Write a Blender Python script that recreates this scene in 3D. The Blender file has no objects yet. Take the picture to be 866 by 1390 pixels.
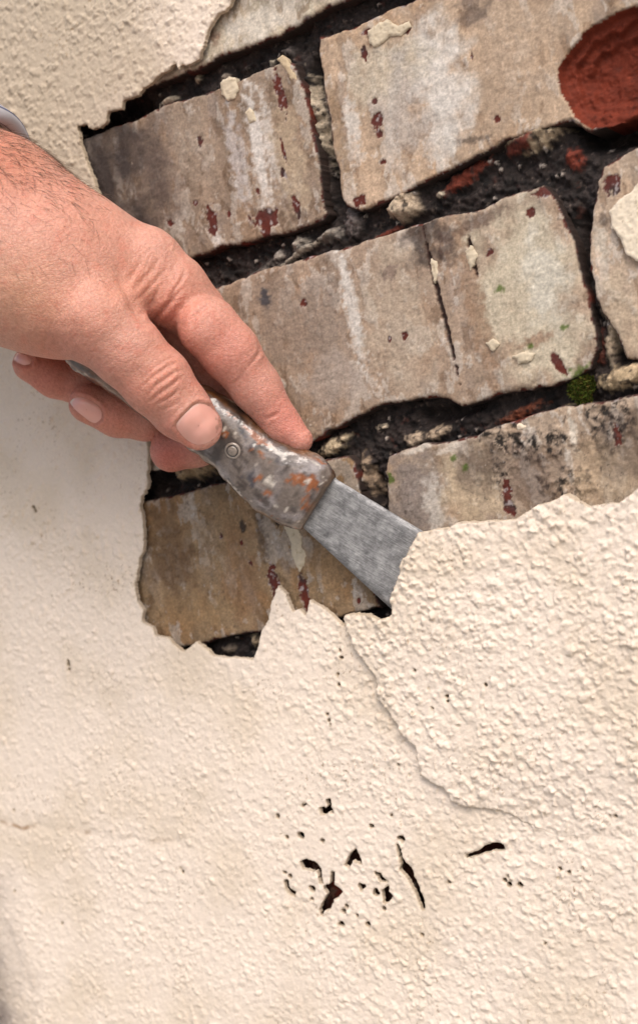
import bpy, math, random
import numpy as np
from mathutils import Vector, Matrix
from mathutils.bvhtree import BVHTree

random.seed(7); rng = np.random.default_rng(7)
scene = bpy.context.scene
COL = scene.collection

# ------------------------------------------------------------------ camera
# the wall stands in the plane y = 0; u (mm) runs along it, v (mm) up it, h (mm) out of it
YAW, ROLL, DIST, FPX, Z0 = math.radians(31), math.radians(10), 0.495, 1806.0, 1.2
D_ = np.array([-math.sin(YAW), math.cos(YAW), 0.0])
R0 = np.array([math.cos(YAW), math.sin(YAW), 0.0]); U0 = np.array([0, 0, 1.0])
RIGHT = math.cos(ROLL) * R0 - math.sin(ROLL) * U0
UP = math.sin(ROLL) * R0 + math.cos(ROLL) * U0
CAM = np.array([0, 0, Z0]) - DIST * D_
cd = bpy.data.cameras.new('camera'); cam = bpy.data.objects.new('camera', cd); COL.objects.link(cam)
M = Matrix.Identity(4)
for i in range(3):
    M[i][0] = RIGHT[i]; M[i][1] = UP[i]; M[i][2] = -D_[i]; M[i][3] = CAM[i]
cam.matrix_world = M
cd.sensor_fit = 'VERTICAL'; cd.sensor_height = 36.0; cd.lens = 36.0 * FPX / 1390.0
cd.clip_start = 0.01; cd.clip_end = 200
cd.dof.use_dof = True; cd.dof.focus_distance = 0.468; cd.dof.aperture_fstop = 10.0
scene.camera = cam

# ------------------------------------------------------------------ light
SUN_EL, SUN_AZ = 48.0, 36.0            # azimuth measured from straight out of the wall towards +u
w = bpy.data.worlds.new('World'); scene.world = w; w.use_nodes = True
nt = w.node_tree; nt.nodes.clear()
sky = nt.nodes.new('ShaderNodeTexSky'); sky.sky_type = 'NISHITA'; sky.sun_disc = False
sky.sun_elevation = math.radians(SUN_EL); sky.air_density = 1.0; sky.dust_density = 4.0; sky.ozone_density = 1.0
bg = nt.nodes.new('ShaderNodeBackground'); bg.inputs['Strength'].default_value = 0.12
wo = nt.nodes.new('ShaderNodeOutputWorld')
nt.links.new(sky.outputs[0], bg.inputs[0]); nt.links.new(bg.outputs[0], wo.inputs[0])
el, az = math.radians(SUN_EL), math.radians(SUN_AZ)
sdir = Vector((math.sin(az) * math.cos(el), -math.cos(az) * math.cos(el), math.sin(el)))   # towards the sun
sky.sun_rotation = math.atan2(sdir.x, sdir.y)
sl = bpy.data.lights.new('sun', 'SUN'); sun = bpy.data.objects.new('sun', sl); COL.objects.link(sun)
sl.energy = 1.5; sl.angle = math.radians(40); sl.color = (1.0, 0.935, 0.875)
sun.rotation_euler = sdir.to_track_quat('Z', 'Y').to_euler(); sun.location = (1, -2, 3)
vs = scene.view_settings
vs.view_transform = 'Standard'; vs.look = 'None'; vs.gamma = 1; vs.use_curve_mapping = False; vs.exposure = 0.44
scene.cycles.use_denoising = True

# ------------------------------------------------------------------ helpers
def lin(c):
    c = np.asarray(c, float) / 255.0
    return np.where(c <= 0.04045, c / 12.92, ((c + 0.055) / 1.055) ** 2.4)

def ray(px, py):
    return (px - 433.0) / FPX * RIGHT - (py - 695.0) / FPX * UP + D_

def P3(px, py, h):                      # world point (m) under a pixel at h mm out of the wall
    r = ray(px, py); t = (-h / 1000.0 - CAM[1]) / r[1]
    return CAM + t * r

def W(px, py, h=0.0):                   # the same as wall coordinates (u, v) in mm
    p = P3(px, py, h)
    return (p[0] * 1000, (p[2] - Z0) * 1000)

def depth_scale(p):                     # pixels per metre at a world point
    return FPX / float(np.dot(p - CAM, D_))

def project(pts):
    q = pts - CAM
    z = q @ D_
    return 433 + FPX * (q @ RIGHT) / z, 695 - FPX * (q @ UP) / z

_PR = np.random.default_rng(99)
PERM = np.concatenate([_PR.permutation(2048)] * 2).astype(np.int32)
_GA = _PR.random(2048) * 2 * math.pi
GXT = np.cos(_GA).astype(np.float32); GYT = np.sin(_GA).astype(np.float32)
RND = [_PR.random(2048).astype(np.float32) for _ in range(3)]

def _hash(ix, iy, seed):
    return PERM[PERM[(ix + seed * 37) & 2047] + ((iy + seed * 101) & 2047)]

def gn(x, y, seed=0):                   # gradient noise, about -1..1
    x = np.asarray(x, np.float32); y = np.asarray(y, np.float32)
    x0 = np.floor(x); y0 = np.floor(y); fx = x - x0; fy = y - y0
    ix = x0.astype(np.int32); iy = y0.astype(np.int32)
    sx = fx * fx * fx * (fx * (fx * 6 - 15) + 10); sy = fy * fy * fy * (fy * (fy * 6 - 15) + 10)
    p0 = PERM[(ix + seed * 37) & 2047]; p1 = PERM[(ix + 1 + seed * 37) & 2047]
    q0 = (iy + seed * 101) & 2047; q1 = (iy + 1 + seed * 101) & 2047
    def g(h, dx, dy):
        return GXT[h] * (fx - dx) + GYT[h] * (fy - dy)
    a = g(PERM[p0 + q0], 0, 0); b = g(PERM[p1 + q0], 1, 0); c = g(PERM[p0 + q1], 0, 1); d = g(PERM[p1 + q1], 1, 1)
    a += (b - a) * sx; c += (d - c) * sx
    return (a + (c - a) * sy) * np.float32(1.5)

def fbm(x, y, wl, octv=4, seed=0, gain=0.5):
    s = np.zeros(np.shape(x), np.float32); a = 1.0; tot = 0
    for k in range(octv):
        s += np.float32(a) * gn(x / wl + 17.3 * k, y / wl - 9.1 * k, seed + 31 * k); tot += a * a; a *= gain; wl *= 0.5
    return s * (0.92 / math.sqrt(tot))

def cells(x, y, wl, seed=0):            # distance to the nearest of jittered points, in cell units, and a random value of that point
    x = np.asarray(x / wl, np.float32); y = np.asarray(y / wl, np.float32)
    ix = np.floor(x).astype(np.int32); iy = np.floor(y).astype(np.int32)
    best = np.full(x.shape, 9.0, np.float32); val = np.zeros(x.shape, np.float32)
    for dx in (-1, 0, 1):
        for dy in (-1, 0, 1):
            h = _hash(ix + dx, iy + dy, seed)
            d = np.hypot(ix + dx + RND[0][h] - x, iy + dy + RND[1][h] - y)
            m = d < best
            best = np.where(m, d, best); val = np.where(m, RND[2][h], val)
    return best, val

def sstep(a, b, x):
    t = np.clip((x - a) / (b - a), 0, 1); return t * t * (3 - 2 * t)

def poly_sd(U, V, poly):                # signed distance (mm), negative inside
    p = np.asarray(poly, np.float32); shp = U.shape
    x = U.ravel().astype(np.float32); y = V.ravel().astype(np.float32)
    d2 = np.full(x.shape, 1e12, np.float32); inside = np.zeros(x.shape, bool)
    q = np.roll(p, -1, 0)
    for (ax, ay), (bx, by) in zip(p, q):
        ex, ey = bx - ax, by - ay
        L = ex * ex + ey * ey
        if L < 1e-9: continue
        wx = x - ax; wy = y - ay
        t = np.clip((wx * ex + wy * ey) / L, 0, 1)
        np.minimum(d2, (wx - t * ex) ** 2 + (wy - t * ey) ** 2, out=d2)
        c = ((ay <= y) & (by > y)) | ((by <= y) & (ay > y))
        if ey != 0:
            inside ^= c & (wx < ex * wy / ey)
    d = np.sqrt(d2)
    return np.where(inside, -d, d).reshape(shp).astype(float)

def pw(pts, h=0.0, ox=0, oy=0, s=1.0):   # pixel polygon -> wall polygon
    return [W(ox + x * s, oy + y * s, h) for x, y in pts]

def mesh_from(name, verts, quads, col=None, tris=None, smooth=True):
    me = bpy.data.meshes.new(name)
    nq = len(quads); ntri = 0 if tris is None else len(tris)
    me.vertices.add(len(verts)); me.vertices.foreach_set('co', np.asarray(verts, np.float32).ravel())
    li = np.asarray(quads, np.int32).ravel()
    ls = np.arange(nq, dtype=np.int32) * 4
    if ntri:
        ls = np.concatenate([ls, nq * 4 + np.arange(ntri, dtype=np.int32) * 3]); li = np.concatenate([li, np.asarray(tris, np.int32).ravel()])
    me.loops.add(len(li)); me.loops.foreach_set('vertex_index', li.astype(np.int32))
    me.polygons.add(nq + ntri); me.polygons.foreach_set('loop_start', ls)
    if col is not None:
        a = me.attributes.new('Col', 'FLOAT_COLOR', 'POINT')
        rgba = np.ones((len(verts), 4), np.float32); rgba[:, :3] = col
        a.data.foreach_set('color', rgba.ravel())
    me.update(calc_edges=True)
    if smooth: me.polygons.foreach_set('use_smooth', np.ones(nq + ntri, bool))
    me.validate()
    return me

def link(name, me, mat, parent=None):
    o = bpy.data.objects.new(name, me); COL.objects.link(o)
    if mat: me.materials.append(mat)
    if parent: o.parent = parent
    return o

def empty(name, loc=(0, 0, 0)):
    o = bpy.data.objects.new(name, None); COL.objects.link(o); o.location = loc; o.empty_display_size = 0.02
    return o

def tag(o, label=None, cat=None, kind=None, group=None):
    if label: o['label'] = label
    if cat: o['category'] = cat
    if kind: o['kind'] = kind
    if group: o['group'] = group
    return o

def to_world(u, v, h):
    return np.stack([u / 1000.0, -h / 1000.0, Z0 + v / 1000.0], -1)

def sheet(name, us, vs_, sdf, hfun, cfun, mat, parent, back=12.0):
    """a slab of material: front face over sdf<0 as a fine relief h(u,v), with a broken edge going back"""
    U, V = np.meshgrid(us, vs_, indexing='ij')
    sd = sdf(U, V) if sdf else np.full(U.shape, -50.0)
    ins = sd < 0
    cell = ins[:-1, :-1] | ins[1:, :-1] | ins[:-1, 1:] | ins[1:, 1:]
    used = np.zeros(U.shape, bool)
    used[:-1, :-1] |= cell; used[1:, :-1] |= cell; used[:-1, 1:] |= cell; used[1:, 1:] |= cell
    if sdf:
        gu, gv = np.gradient(sd, us, vs_)
        gl = np.maximum(gu * gu + gv * gv, 0.15)
        mv = used & ~ins
        U = np.where(mv, U - np.clip(sd * gu / gl, -1.2, 1.2), U); V = np.where(mv, V - np.clip(sd * gv / gl, -1.2, 1.2), V)
        sd = np.where(mv, 0.0, sd)
    h = hfun(U, V, sd)
    col = cfun(U, V, sd, h)
    idx = np.full(U.shape, -1, np.int64); n = int(used.sum()); idx[used] = np.arange(n)
    verts = to_world(U[used], V[used], h[used]); colr = col[used]
    ci, cj = np.nonzero(cell)
    q = np.stack([idx[ci, cj], idx[ci + 1, cj], idx[ci + 1, cj + 1], idx[ci, cj + 1]], -1)
    # boundary edges
    c = np.zeros((cell.shape[0] + 2, cell.shape[1] + 2), bool); c[1:-1, 1:-1] = cell
    E = []
    m = c[1:-1, 1:-1] & ~c[1:-1, :-2]; i, j = np.nonzero(m); E.append((idx[i, j], idx[i + 1, j]))
    m = c[1:-1, 1:-1] & ~c[1:-1, 2:]; i, j = np.nonzero(m); E.append((idx[i + 1, j + 1], idx[i, j + 1]))
    m = c[1:-1, 1:-1] & ~c[:-2, 1:-1]; i, j = np.nonzero(m); E.append((idx[i, j + 1], idx[i, j]))
    m = c[1:-1, 1:-1] & ~c[2:, 1:-1]; i, j = np.nonzero(m); E.append((idx[i + 1, j], idx[i + 1, j + 1]))
    a = np.concatenate([e[0] for e in E]); b = np.concatenate([e[1] for e in E])
    bv = np.unique(np.concatenate([a, b])); k = len(bv)
    remap = np.full(n, -1, np.int64); remap[bv] = np.arange(k)
    top = verts[bv].copy(); bot = verts[bv].copy(); bot[:, 1] += back / 1000.0
    verts = np.concatenate([verts, top, bot]); colr = np.concatenate([colr, colr[bv], colr[bv]])
    sq = np.stack([n + remap[b], n + remap[a], n + k + remap[a], n + k + remap[b]], -1)
    me = mesh_from(name, verts, np.concatenate([q, sq]), colr)
    return link(name, me, mat, parent)

def blob_mask(U, V, px, py, rx, ry, ang=0.0, rag=0.35, seed=0, soft=0.25, octv=4):
    cu, cv = W(px, py); du = U - cu; dv = V - cv
    rx, ry = rx / 3.6, ry / 3.6
    a = math.radians(ang); x = du * math.cos(a) + dv * math.sin(a); y = -du * math.sin(a) + dv * math.cos(a)
    m = np.zeros(U.shape)
    near = (np.abs(x) < rx * 2 + 1) & (np.abs(y) < ry * 2 + 1)
    if near.any():
        d = np.hypot(x[near] / rx, y[near] / ry) + rag * fbm(U[near], V[near], max(2.0, min(rx, ry) * 0.9), octv, seed + 3)
        m[near] = 1 - sstep(1 - soft, 1 + soft, d)
    return m

def mix(c, col, m):
    return c + (np.asarray(col) - c) * m[..., None]

# ------------------------------------------------------------------ materials
def new_mat(name):
    m = bpy.data.materials.new(name); m.use_nodes = True
    b = m.node_tree.nodes['Principled BSDF']
    return m, m.node_tree, b

def N(nt, t, **kw):
    n = nt.nodes.new(t)
    for k, v in kw.items():
        if hasattr(n, k): setattr(n, k, v)
        else: n.inputs[k].default_value = v
    return n

def noise(nt, scale, detail=4, rough=0.55, vec=None):
    n = N(nt, 'ShaderNodeTexNoise'); n.inputs['Scale'].default_value = scale
    n.inputs['Detail'].default_value = detail; n.inputs['Roughness'].default_value = rough
    if vec: nt.links.new(vec, n.inputs['Vector'])
    return n

def ramp(nt, fac, stops):
    r = nt.nodes.new('ShaderNodeValToRGB'); el_ = r.color_ramp.elements
    while len(el_) < len(stops): el_.new(0.5)
    for e, (p, c) in zip(el_, stops):
        e.position = p; e.color = (*(c if hasattr(c, '__len__') else (c, c, c)), 1)
    nt.links.new(fac, r.inputs[0]); return r

def mineral(name, grain, amount, rough, bump_scale, bump, spec=0.25):
    """Col attribute (real colour of the surface) x fine grain, with fine bump"""
    m, nt, b = new_mat(name); L = nt.links.new
    at = N(nt, 'ShaderNodeAttribute', attribute_name='Col')
    geo = N(nt, 'ShaderNodeNewGeometry')
    n1 = noise(nt, grain, 6, 0.7, geo.outputs['Position'])
    r1 = ramp(nt, n1.outputs['Fac'], [(0.25, 1 - amount), (0.75, 1 + amount * 0.6)])
    mx = N(nt, 'ShaderNodeMix', data_type='RGBA', blend_type='MULTIPLY'); mx.inputs[0].default_value = 1
    mx.clamp_result = False
    L(at.outputs['Color'], mx.inputs[6]); L(r1.outputs[0], mx.inputs[7])
    L(mx.outputs[2], b.inputs['Base Color'])
    b.inputs['Roughness'].default_value = rough; b.inputs['Specular IOR Level'].default_value = spec
    n2 = noise(nt, bump_scale, 5, 0.65, geo.outputs['Position'])
    bp = N(nt, 'ShaderNodeBump'); bp.inputs['Strength'].default_value = bump; bp.inputs['Distance'].default_value = 0.0004
    L(n2.outputs['Fac'], bp.inputs['Height']); L(bp.outputs[0], b.inputs['Normal'])
    return m

M_BRICK = mineral('weathered painted brick', 1400, 0.30, 0.78, 2200, 0.5, 0.3)
M_MORTAR = mineral('black crumbling mortar', 900, 0.55, 0.8, 1800, 0.9, 0.35)
M_RENDER = mineral('cream cement render', 1200, 0.10, 0.9, 1800, 0.35, 0.2)

# ------------------------------------------------------------------ setting
gm, gnt, gb = new_mat('paving concrete')
gn1 = noise(gnt, 30, 8, 0.6); gr = ramp(gnt, gn1.outputs['Fac'], [(0.3, (0.22, 0.21, 0.19)), (0.7, (0.34, 0.32, 0.29))])
gnt.links.new(gr.outputs[0], gb.inputs['Base Color']); gb.inputs['Roughness'].default_value = 0.9
gme = mesh_from('ground', [(-60, -60, 0), (60, -60, 0), (60, 60, 0), (-60, 60, 0)], [[0, 1, 2, 3]], smooth=False)
tag(link('ground', gme, gm), kind='structure')

wall = tag(empty('brick_wall', (0, 0, 0)), 'old brick wall with peeling cream render and bare painted bricks', 'wall')

# wall core behind everything
def box(name, x0, x1, y0, y1, z0, z1, mat, parent):
    v = [(x, y, z) for x in (x0, x1) for y in (y0, y1) for z in (z0, z1)]
    f = [(0, 1, 3, 2), (4, 6, 7, 5), (0, 4, 5, 1), (2, 3, 7, 6), (0, 2, 6, 4), (1, 5, 7, 3)]
    me = mesh_from(name, v, f, np.tile(lin((60, 52, 48)), (8, 1)), smooth=False)
    return link(name, me, mat, parent)
box('wall_core', -1.6, 1.6, 0.024, 0.22, 0.0, 2.3, M_MORTAR, wall)

# ---- traced outlines (pixels of the photograph, laid on the wall plane)
HOLE = [(330, -35), (311, 8), (305, 14), (295, 19), (282, 41), (277, 61), (269, 79), (254, 89), (246, 87), (243, 94), (236, 84), (231, 94), (218, 99),
        (203, 114), (193, 119), (188, 130), (168, 135), (165, 147), (147, 151), (144, 165), (135, 173), (124, 175), (117, 170), (104, 170),
        (109, 193), (119, 224), (130, 254), (140, 277), (160, 360), (180, 450), (195, 540), (200, 600), (200, 646), (201, 661), (192, 675), (189, 690),
        (194, 707), (195, 729), (194, 750), (188, 758), (187, 777), (183, 792), (186, 816), (194, 830), (192, 844), (206, 852), (210, 862), (227, 866),
        (235, 874), (250, 885), (261, 875), (267, 870), (277, 879), (289, 889), (306, 892), (325, 893), (342, 895), (349, 882), (351, 868), (354, 855),
        (364, 842), (366, 828), (367, 818), (377, 796), (388, 806), (392, 821), (397, 831), (405, 826), (414, 835), (420, 815), (436, 824), (452, 837),
        (467, 849), (472, 835), (486, 832), (505, 834), (517, 839), (533, 835), (538, 831), (537, 818), (537, 800), (545, 784), (545, 768), (548, 757),
        (558, 753), (561, 740), (567, 725), (574, 720), (590, 718), (611, 718), (626, 708), (645, 708), (662, 706), (685, 706), (703, 703), (734, 685),
        (752, 679), (770, 669), (780, 677), (790, 681), (801, 687), (827, 681), (842, 682), (852, 674), (866, 664), (884, 655), (900, 650), (907, 620), (905, 580), (918, 540), (914, 500), (903, 455), (900, 420), (912, 380), (915, 330), (899, 290), (898, 240), (909, 200), (912, 160), (893, 120), (890, 90), (903, 55), (905, 20), (890, -30), (830, -40), (800, -52), (760, -55), (720, -40), (680, -38), (640, -52), (600, -50), (560, -34), (520, -30), (485, -44), (450, -45), (410, -30), (380, -28)]
RH = 4.2
HOLE_W = pw(HOLE, RH)
CR = []      # cracks and holes low down in the render
for pts in ([(115, 268), (135, 258), (160, 268), (175, 290), (150, 292), (122, 288)],
            [(262, 275), (275, 240), (292, 225), (305, 245), (312, 272), (300, 268), (285, 258), (270, 282)],
            [(190, 345), (211, 340), (214, 300), (223, 300), (221, 343), (247, 362), (235, 380), (222, 385), (208, 418), (190, 420), (182, 440), (177, 425), (192, 390), (200, 370)],
            [(168, 288), (177, 290), (184, 334), (176, 334)],
            [(60, 330), (68, 328), (75, 355), (95, 365), (92, 378), (75, 368), (63, 355)],
            [(429, 205), (437, 212), (446, 250), (460, 270), (478, 290), (490, 325), (503, 355), (515, 390), (518, 420), (510, 422), (500, 395), (485, 360), (465, 320), (440, 290), (445, 275), (436, 240)],
            [(380, 360), (398, 345), (402, 365), (413, 378), (400, 390), (388, 400), (385, 380)],
            [(358, 300), (372, 302), (380, 318), (396, 330), (375, 327)],
            [(178, 90), (190, 88), (195, 100), (204, 82), (199, 65), (208, 62), (213, 90), (219, 106), (205, 97), (190, 111), (181, 107)],
            [(720, 214), (740, 205), (776, 209), (776, 226), (745, 224), (725, 230), (690, 242), (655, 248), (690, 232)]):
    CR.append(pw(pts, RH, 360, 1060, 0.4157))
DOTS = [(360 + x * .4157, 1060 + y * .4157, r) for x, y, r in
        [(115, 178, 6), (108, 176, 4), (185, 197, 4), (447, 190, 6), (438, 188, 4), (152, 357, 7), (312, 350, 6), (320, 344, 4), (360, 365, 6), (245, 467, 6), (252, 425, 6), (265, 410, 4),
         (333, 470, 5), (829, 340, 5), (795, 340, 4), (780, 325, 4), (345, 150, 4), (78, 312, 4), (68, 185, 4), (385, 418, 4), (40, 115, 4), (130, 75, 3), (122, 82, 4), (412, 113, 3), (62, 300, 3), (510, 505, 3), (150, 388, 3), (300, 440, 3), (600, 330, 3)]]
DOTS += [(610, 944, 3), (611, 950, 2.5), (567, 908, 2.5), (663, 928, 3), (564, 966, 2.5), (590, 960, 2.5), (461, 883, 2.5), (463, 893, 3), (457, 916, 3), (459, 930, 3),
         (444, 970, 3), (446, 978, 3), (448, 984, 2.5), (541, 1038, 2.5), (555, 1052, 2), (585, 933, 2), (626, 983, 2), (678, 1070, 2), (688, 1190, 2.5), (692, 1196, 2), (760, 1180, 3), (772, 1184, 3),
         (740, 1280, 2.5), (835, 1108, 3), (757, 1192, 2), (47, 688, 4.5), (49, 693, 3.5), (245, 1180, 3), (248, 1184, 3), (93, 902, 4), (94, 909, 3.5), (93, 897, 3), (20, 1100, 3), (20, 1210, 2.5), (84, 1254, 2.5), (732, 1102, 2), (740, 1104, 2)]
DOTS_W = [(*W(x, y, RH), 0.72 * r / 3.6) for x, y, r in DOTS]
FLAKE = [(470, 836), (474, 850), (480, 868), (484, 880), (497, 893), (503, 905), (513, 915), (514, 928), (516, 948), (527, 960), (534, 970), (545, 990), (556, 1003), (567, 1012), (570, 1030), (574, 1050), (590, 1060),
         (604, 1068), (615, 1085), (632, 1092), (680, 1100), (760, 1140), (900, 1120), (1000, 1080), (1000, 600), (574, 720), (560, 745), (540, 800)]
FLAKE_W = pw(FLAKE, RH)

def grade(lo, hi, a, b, step, g=1.35):
    """fine spacing between a and b, growing outwards to lo and hi"""
    mid = np.arange(a, b + step, step); L = [mid[0]]; s = step
    while L[-1] > lo: s *= g; L.append(L[-1] - s)
    Rr = [mid[-1]]; s = step
    while Rr[-1] < hi: s *= g; Rr.append(Rr[-1] + s)
    return np.array(L[:0:-1] + list(mid) + Rr[1:])

corners = np.array([W(x, y) for x in (-15, 881) for y in (-15, 1405)])
U0_, V0_ = corners.min(0); U1_, V1_ = corners.max(0)

def render_sdf(U, V):
    j = 0.55 * fbm(U, V, 5.0, 4, 11) + 0.25 * gn(U / 0.9, V / 0.9, 12)
    d = np.full(U.shape, -60.0)
    hb = np.array(HOLE_W); lo = hb.min(0) - 12; hi = hb.max(0) + 12
    m = (U > lo[0]) & (U < hi[0]) & (V > lo[1]) & (V < hi[1])
    d[m] = -poly_sd(U[m], V[m], HOLE_W) + j[m] * 0.9
    d[~m] = -12
    for p in CR:
        a = np.array(p); lo = a.min(0) - 3; hi = a.max(0) + 3
        m = (U > lo[0]) & (U < hi[0]) & (V > lo[1]) & (V < hi[1])
        d[m] = np.maximum(d[m], -(poly_sd(U[m], V[m], p) + 0.7 * j[m] - 0.3))
    for (cu, cv, r) in DOTS_W:
        m = (np.abs(U - cu) < 3 * r + 1) & (np.abs(V - cv) < 3 * r + 1)
        d[m] = np.maximum(d[m], -(np.hypot(U[m] - cu, V[m] - cv) - r + 0.6 * r * gn(U[m] / r / 1.6, V[m] / r / 1.6, 21)))
    return d

def flake_d(U, V):                      # signed distance to the thick loose slab of render, negative inside
    d = np.full(U.shape, 15.0)
    a = np.array(FLAKE_W); lo = a.min(0) - 12; hi = a.max(0) + 12
    k = (U > lo[0]) & (U < hi[0]) & (V > lo[1]) & (V < hi[1])
    d[k] = poly_sd(U[k], V[k], FLAKE_W) + 0.75 * fbm(U[k], V[k], 4.5, 5, 41, 0.62)
    return d

def flake_step(U, V, d):                # how far it stands proud; the step dies out along its lower edge
    u1, v1 = W(470, 836); u2, v2 = W(760, 1160)
    t = ((U - u1) * (u2 - u1) + (V - v1) * (v2 - v1)) / ((u2 - u1) ** 2 + (v2 - v1) ** 2)
    A = sstep(0.98, 0.55, t)
    return (A + sstep(0.0, -30.0, d) * (1 - A)) * sstep(115, 70, np.abs(U - u1) * 0.6) + 0.012

LIFT_C = W(575, 775, RH); ED = W(0, 1120)
def render_h(U, V, sd, flake=False):
    rough = (0.9 + 0.30 * fbm(U, V, 48, 3, 5)) * (1 - 0.30 * sstep(20, -50, U) * sstep(10, -40, V))
    fd = flake_d(U, V); rough = rough + 0.35 * sstep(0.5, -2.0, fd)
    wx = U + 0.7 * gn(U / 1.7, V / 1.7, 3) + 0.35 * gn(U / 0.8, V / 0.8, 33); wy = V + 0.7 * gn(U / 1.7, V / 1.7, 4) + 0.35 * gn(U / 0.8, V / 0.8, 34)
    b1, v1 = cells(wx, wy, 2.1, 2); b2, v2 = cells(wx + 40, wy, 3.9, 7)
    nub = np.clip(1 - b1 / 0.62, 0, 1) * np.clip(v1 * 1.7 - 0.5, 0, 1)
    nub2 = np.clip(1 - b2 / 0.5, 0, 1) ** 0.8 * np.clip(v2 * 2.2 - 1.1, 0, 1)
    a = fbm(wx, wy, 3.2, 3, 1, 0.6)
    out_ = np.maximum(np.maximum(U0_ - U, U - U1_), np.maximum(V0_ - V, V - V1_))
    rough = rough * sstep(14, 1, out_)
    h = 4.0 + 0.55 * fbm(U, V, 42, 2, 8) * sstep(60, 20, out_) + rough * (0.48 * a + 0.95 * nub + 1.1 * nub2 + 0.16 * fbm(U, V, 1.0, 2, 6)) * (0.75 + 0.35 * fbm(U, V, 13, 2, 19)).clip(0.25, 1.4)
    if flake: h += 2.5 * flake_step(U, V, fd)
    h += 1.8 * np.exp(-((U - LIFT_C[0]) ** 2 + (V - LIFT_C[1]) ** 2) / (2 * 16.0 ** 2))
    # the old bed joint telegraphs through low down on the left, and near the top of the left side
    for (x0, y0, x1, y1, dep, wd) in ((-60, 1105, 420, 1160, 0.55, 2.6), (-60, 735, 190, 700, 0.45, 2.5), (640, 1165, 1000, 1105, 0.6, 2.5)):
        ua, va = W(x0, y0); ub, vb = W(x1, y1)
        t = np.clip(((U - ua) * (ub - ua) + (V - va) * (vb - va)) / ((ub - ua) ** 2 + (vb - va) ** 2), 0, 1)
        d = np.hypot(U - ua - t * (ub - ua), V - va - t * (vb - va) + 1.6 * fbm(U, V, 14, 4, 77))
        h -= dep * np.exp(-(d / wd) ** 2) * sstep(1.0, 0.5, t) * (0.6 + 0.6 * fbm(U, V, 10, 3, 79))
    h -= np.where(sd > -0.5, (0.5 + sd) * 0.7, 0)      # the broken rim is slightly rounded
    return h

def render_c(U, V, sd, h):
    c = np.broadcast_to(lin((233, 218, 202)), U.shape + (3,)).copy()
    c = mix(c, lin((214, 197, 174)), sstep(-0.25, 0.7, fbm(U, V, 45, 4, 51)) * 0.55)
    # weaker light towards the top left of the hole, painted into the render colour
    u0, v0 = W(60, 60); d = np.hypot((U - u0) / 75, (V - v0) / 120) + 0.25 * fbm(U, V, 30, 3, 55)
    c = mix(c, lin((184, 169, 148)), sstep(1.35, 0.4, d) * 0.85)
    # low down, the colour darkens raggedly towards the left edge
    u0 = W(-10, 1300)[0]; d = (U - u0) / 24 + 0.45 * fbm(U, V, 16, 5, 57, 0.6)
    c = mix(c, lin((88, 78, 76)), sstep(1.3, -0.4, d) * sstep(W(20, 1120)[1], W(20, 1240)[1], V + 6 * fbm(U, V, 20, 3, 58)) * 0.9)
    # fine brown dust specks
    s = fbm(U, V, 1.6, 3, 61); dens = sstep(-0.3, 0.9, fbm(U, V, 22, 3, 62)) * sstep(14, 1, np.maximum(np.maximum(U0_ - U, U - U1_), np.maximum(V0_ - V, V - V1_)))
    c = mix(c, lin((150, 122, 90)), sstep(0.42, 0.70, s) * dens * 0.9)
    c = mix(c, lin((120, 92, 66)), sstep(0.62, 0.8, fbm(U, V, 1.1, 2, 64)) * dens * 0.7)
    # brown line of dirt along the low crease
    ua, va = W(-60, 1105); ub, vb = W(420, 1160)
    t = np.clip(((U - ua) * (ub - ua) + (V - va) * (vb - va)) / ((ub - ua) ** 2 + (vb - va) ** 2), 0, 1)
    d = np.hypot(U - ua - t * (ub - ua), V - va - t * (vb - va) + 1.6 * fbm(U, V, 14, 4, 77))
    c = mix(c, lin((160, 128, 96)), sstep(1.4, 0.2, d) * sstep(0.8, 0.3, t) * sstep(-0.2, 0.5, fbm(U, V, 9, 3, 78)) * 0.8)
    # broken rim: bare cement
    c = mix(c, lin((176, 158, 132)), sstep(-0.5, -0.05, sd) * 0.6)
    return c

us = grade(-1500, 1500, U0_, U1_, 0.42); vv_ = grade(-1195, 1000, V0_, V1_, 0.42)
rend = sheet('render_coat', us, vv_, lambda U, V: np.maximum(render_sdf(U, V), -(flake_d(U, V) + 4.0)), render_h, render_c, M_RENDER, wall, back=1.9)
fl_lo = np.array(FLAKE_W).min(0) - 2; fl_hi = np.array(FLAKE_W).max(0) + 2
fu = us[(us > fl_lo[0]) & (us < fl_hi[0])]; fv = vv_[(vv_ > fl_lo[1]) & (vv_ < fl_hi[1])]
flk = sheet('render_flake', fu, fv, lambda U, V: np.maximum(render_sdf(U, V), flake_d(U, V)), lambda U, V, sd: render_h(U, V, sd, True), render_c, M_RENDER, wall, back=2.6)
flk['label'] = 'thick loose slab of cream render lifted by the blade'
rend['label'] = 'cream rough render coat broken away round the bare bricks'

# ------------------------------------------------------------------ bricks
RED = lin((114, 45, 26)); DRED = lin((88, 44, 38)); BLK = lin((40, 34, 32)); WHT = lin((214, 206, 200)); CRM = lin((222, 208, 184))
SPALL = [(755, 93), (770, 72), (791, 44), (822, 23), (853, 10), (880, 2), (930, 60), (930, 130), (866, 165), (832, 170), (801, 175), (780, 160), (762, 129), (757, 111)]

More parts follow.
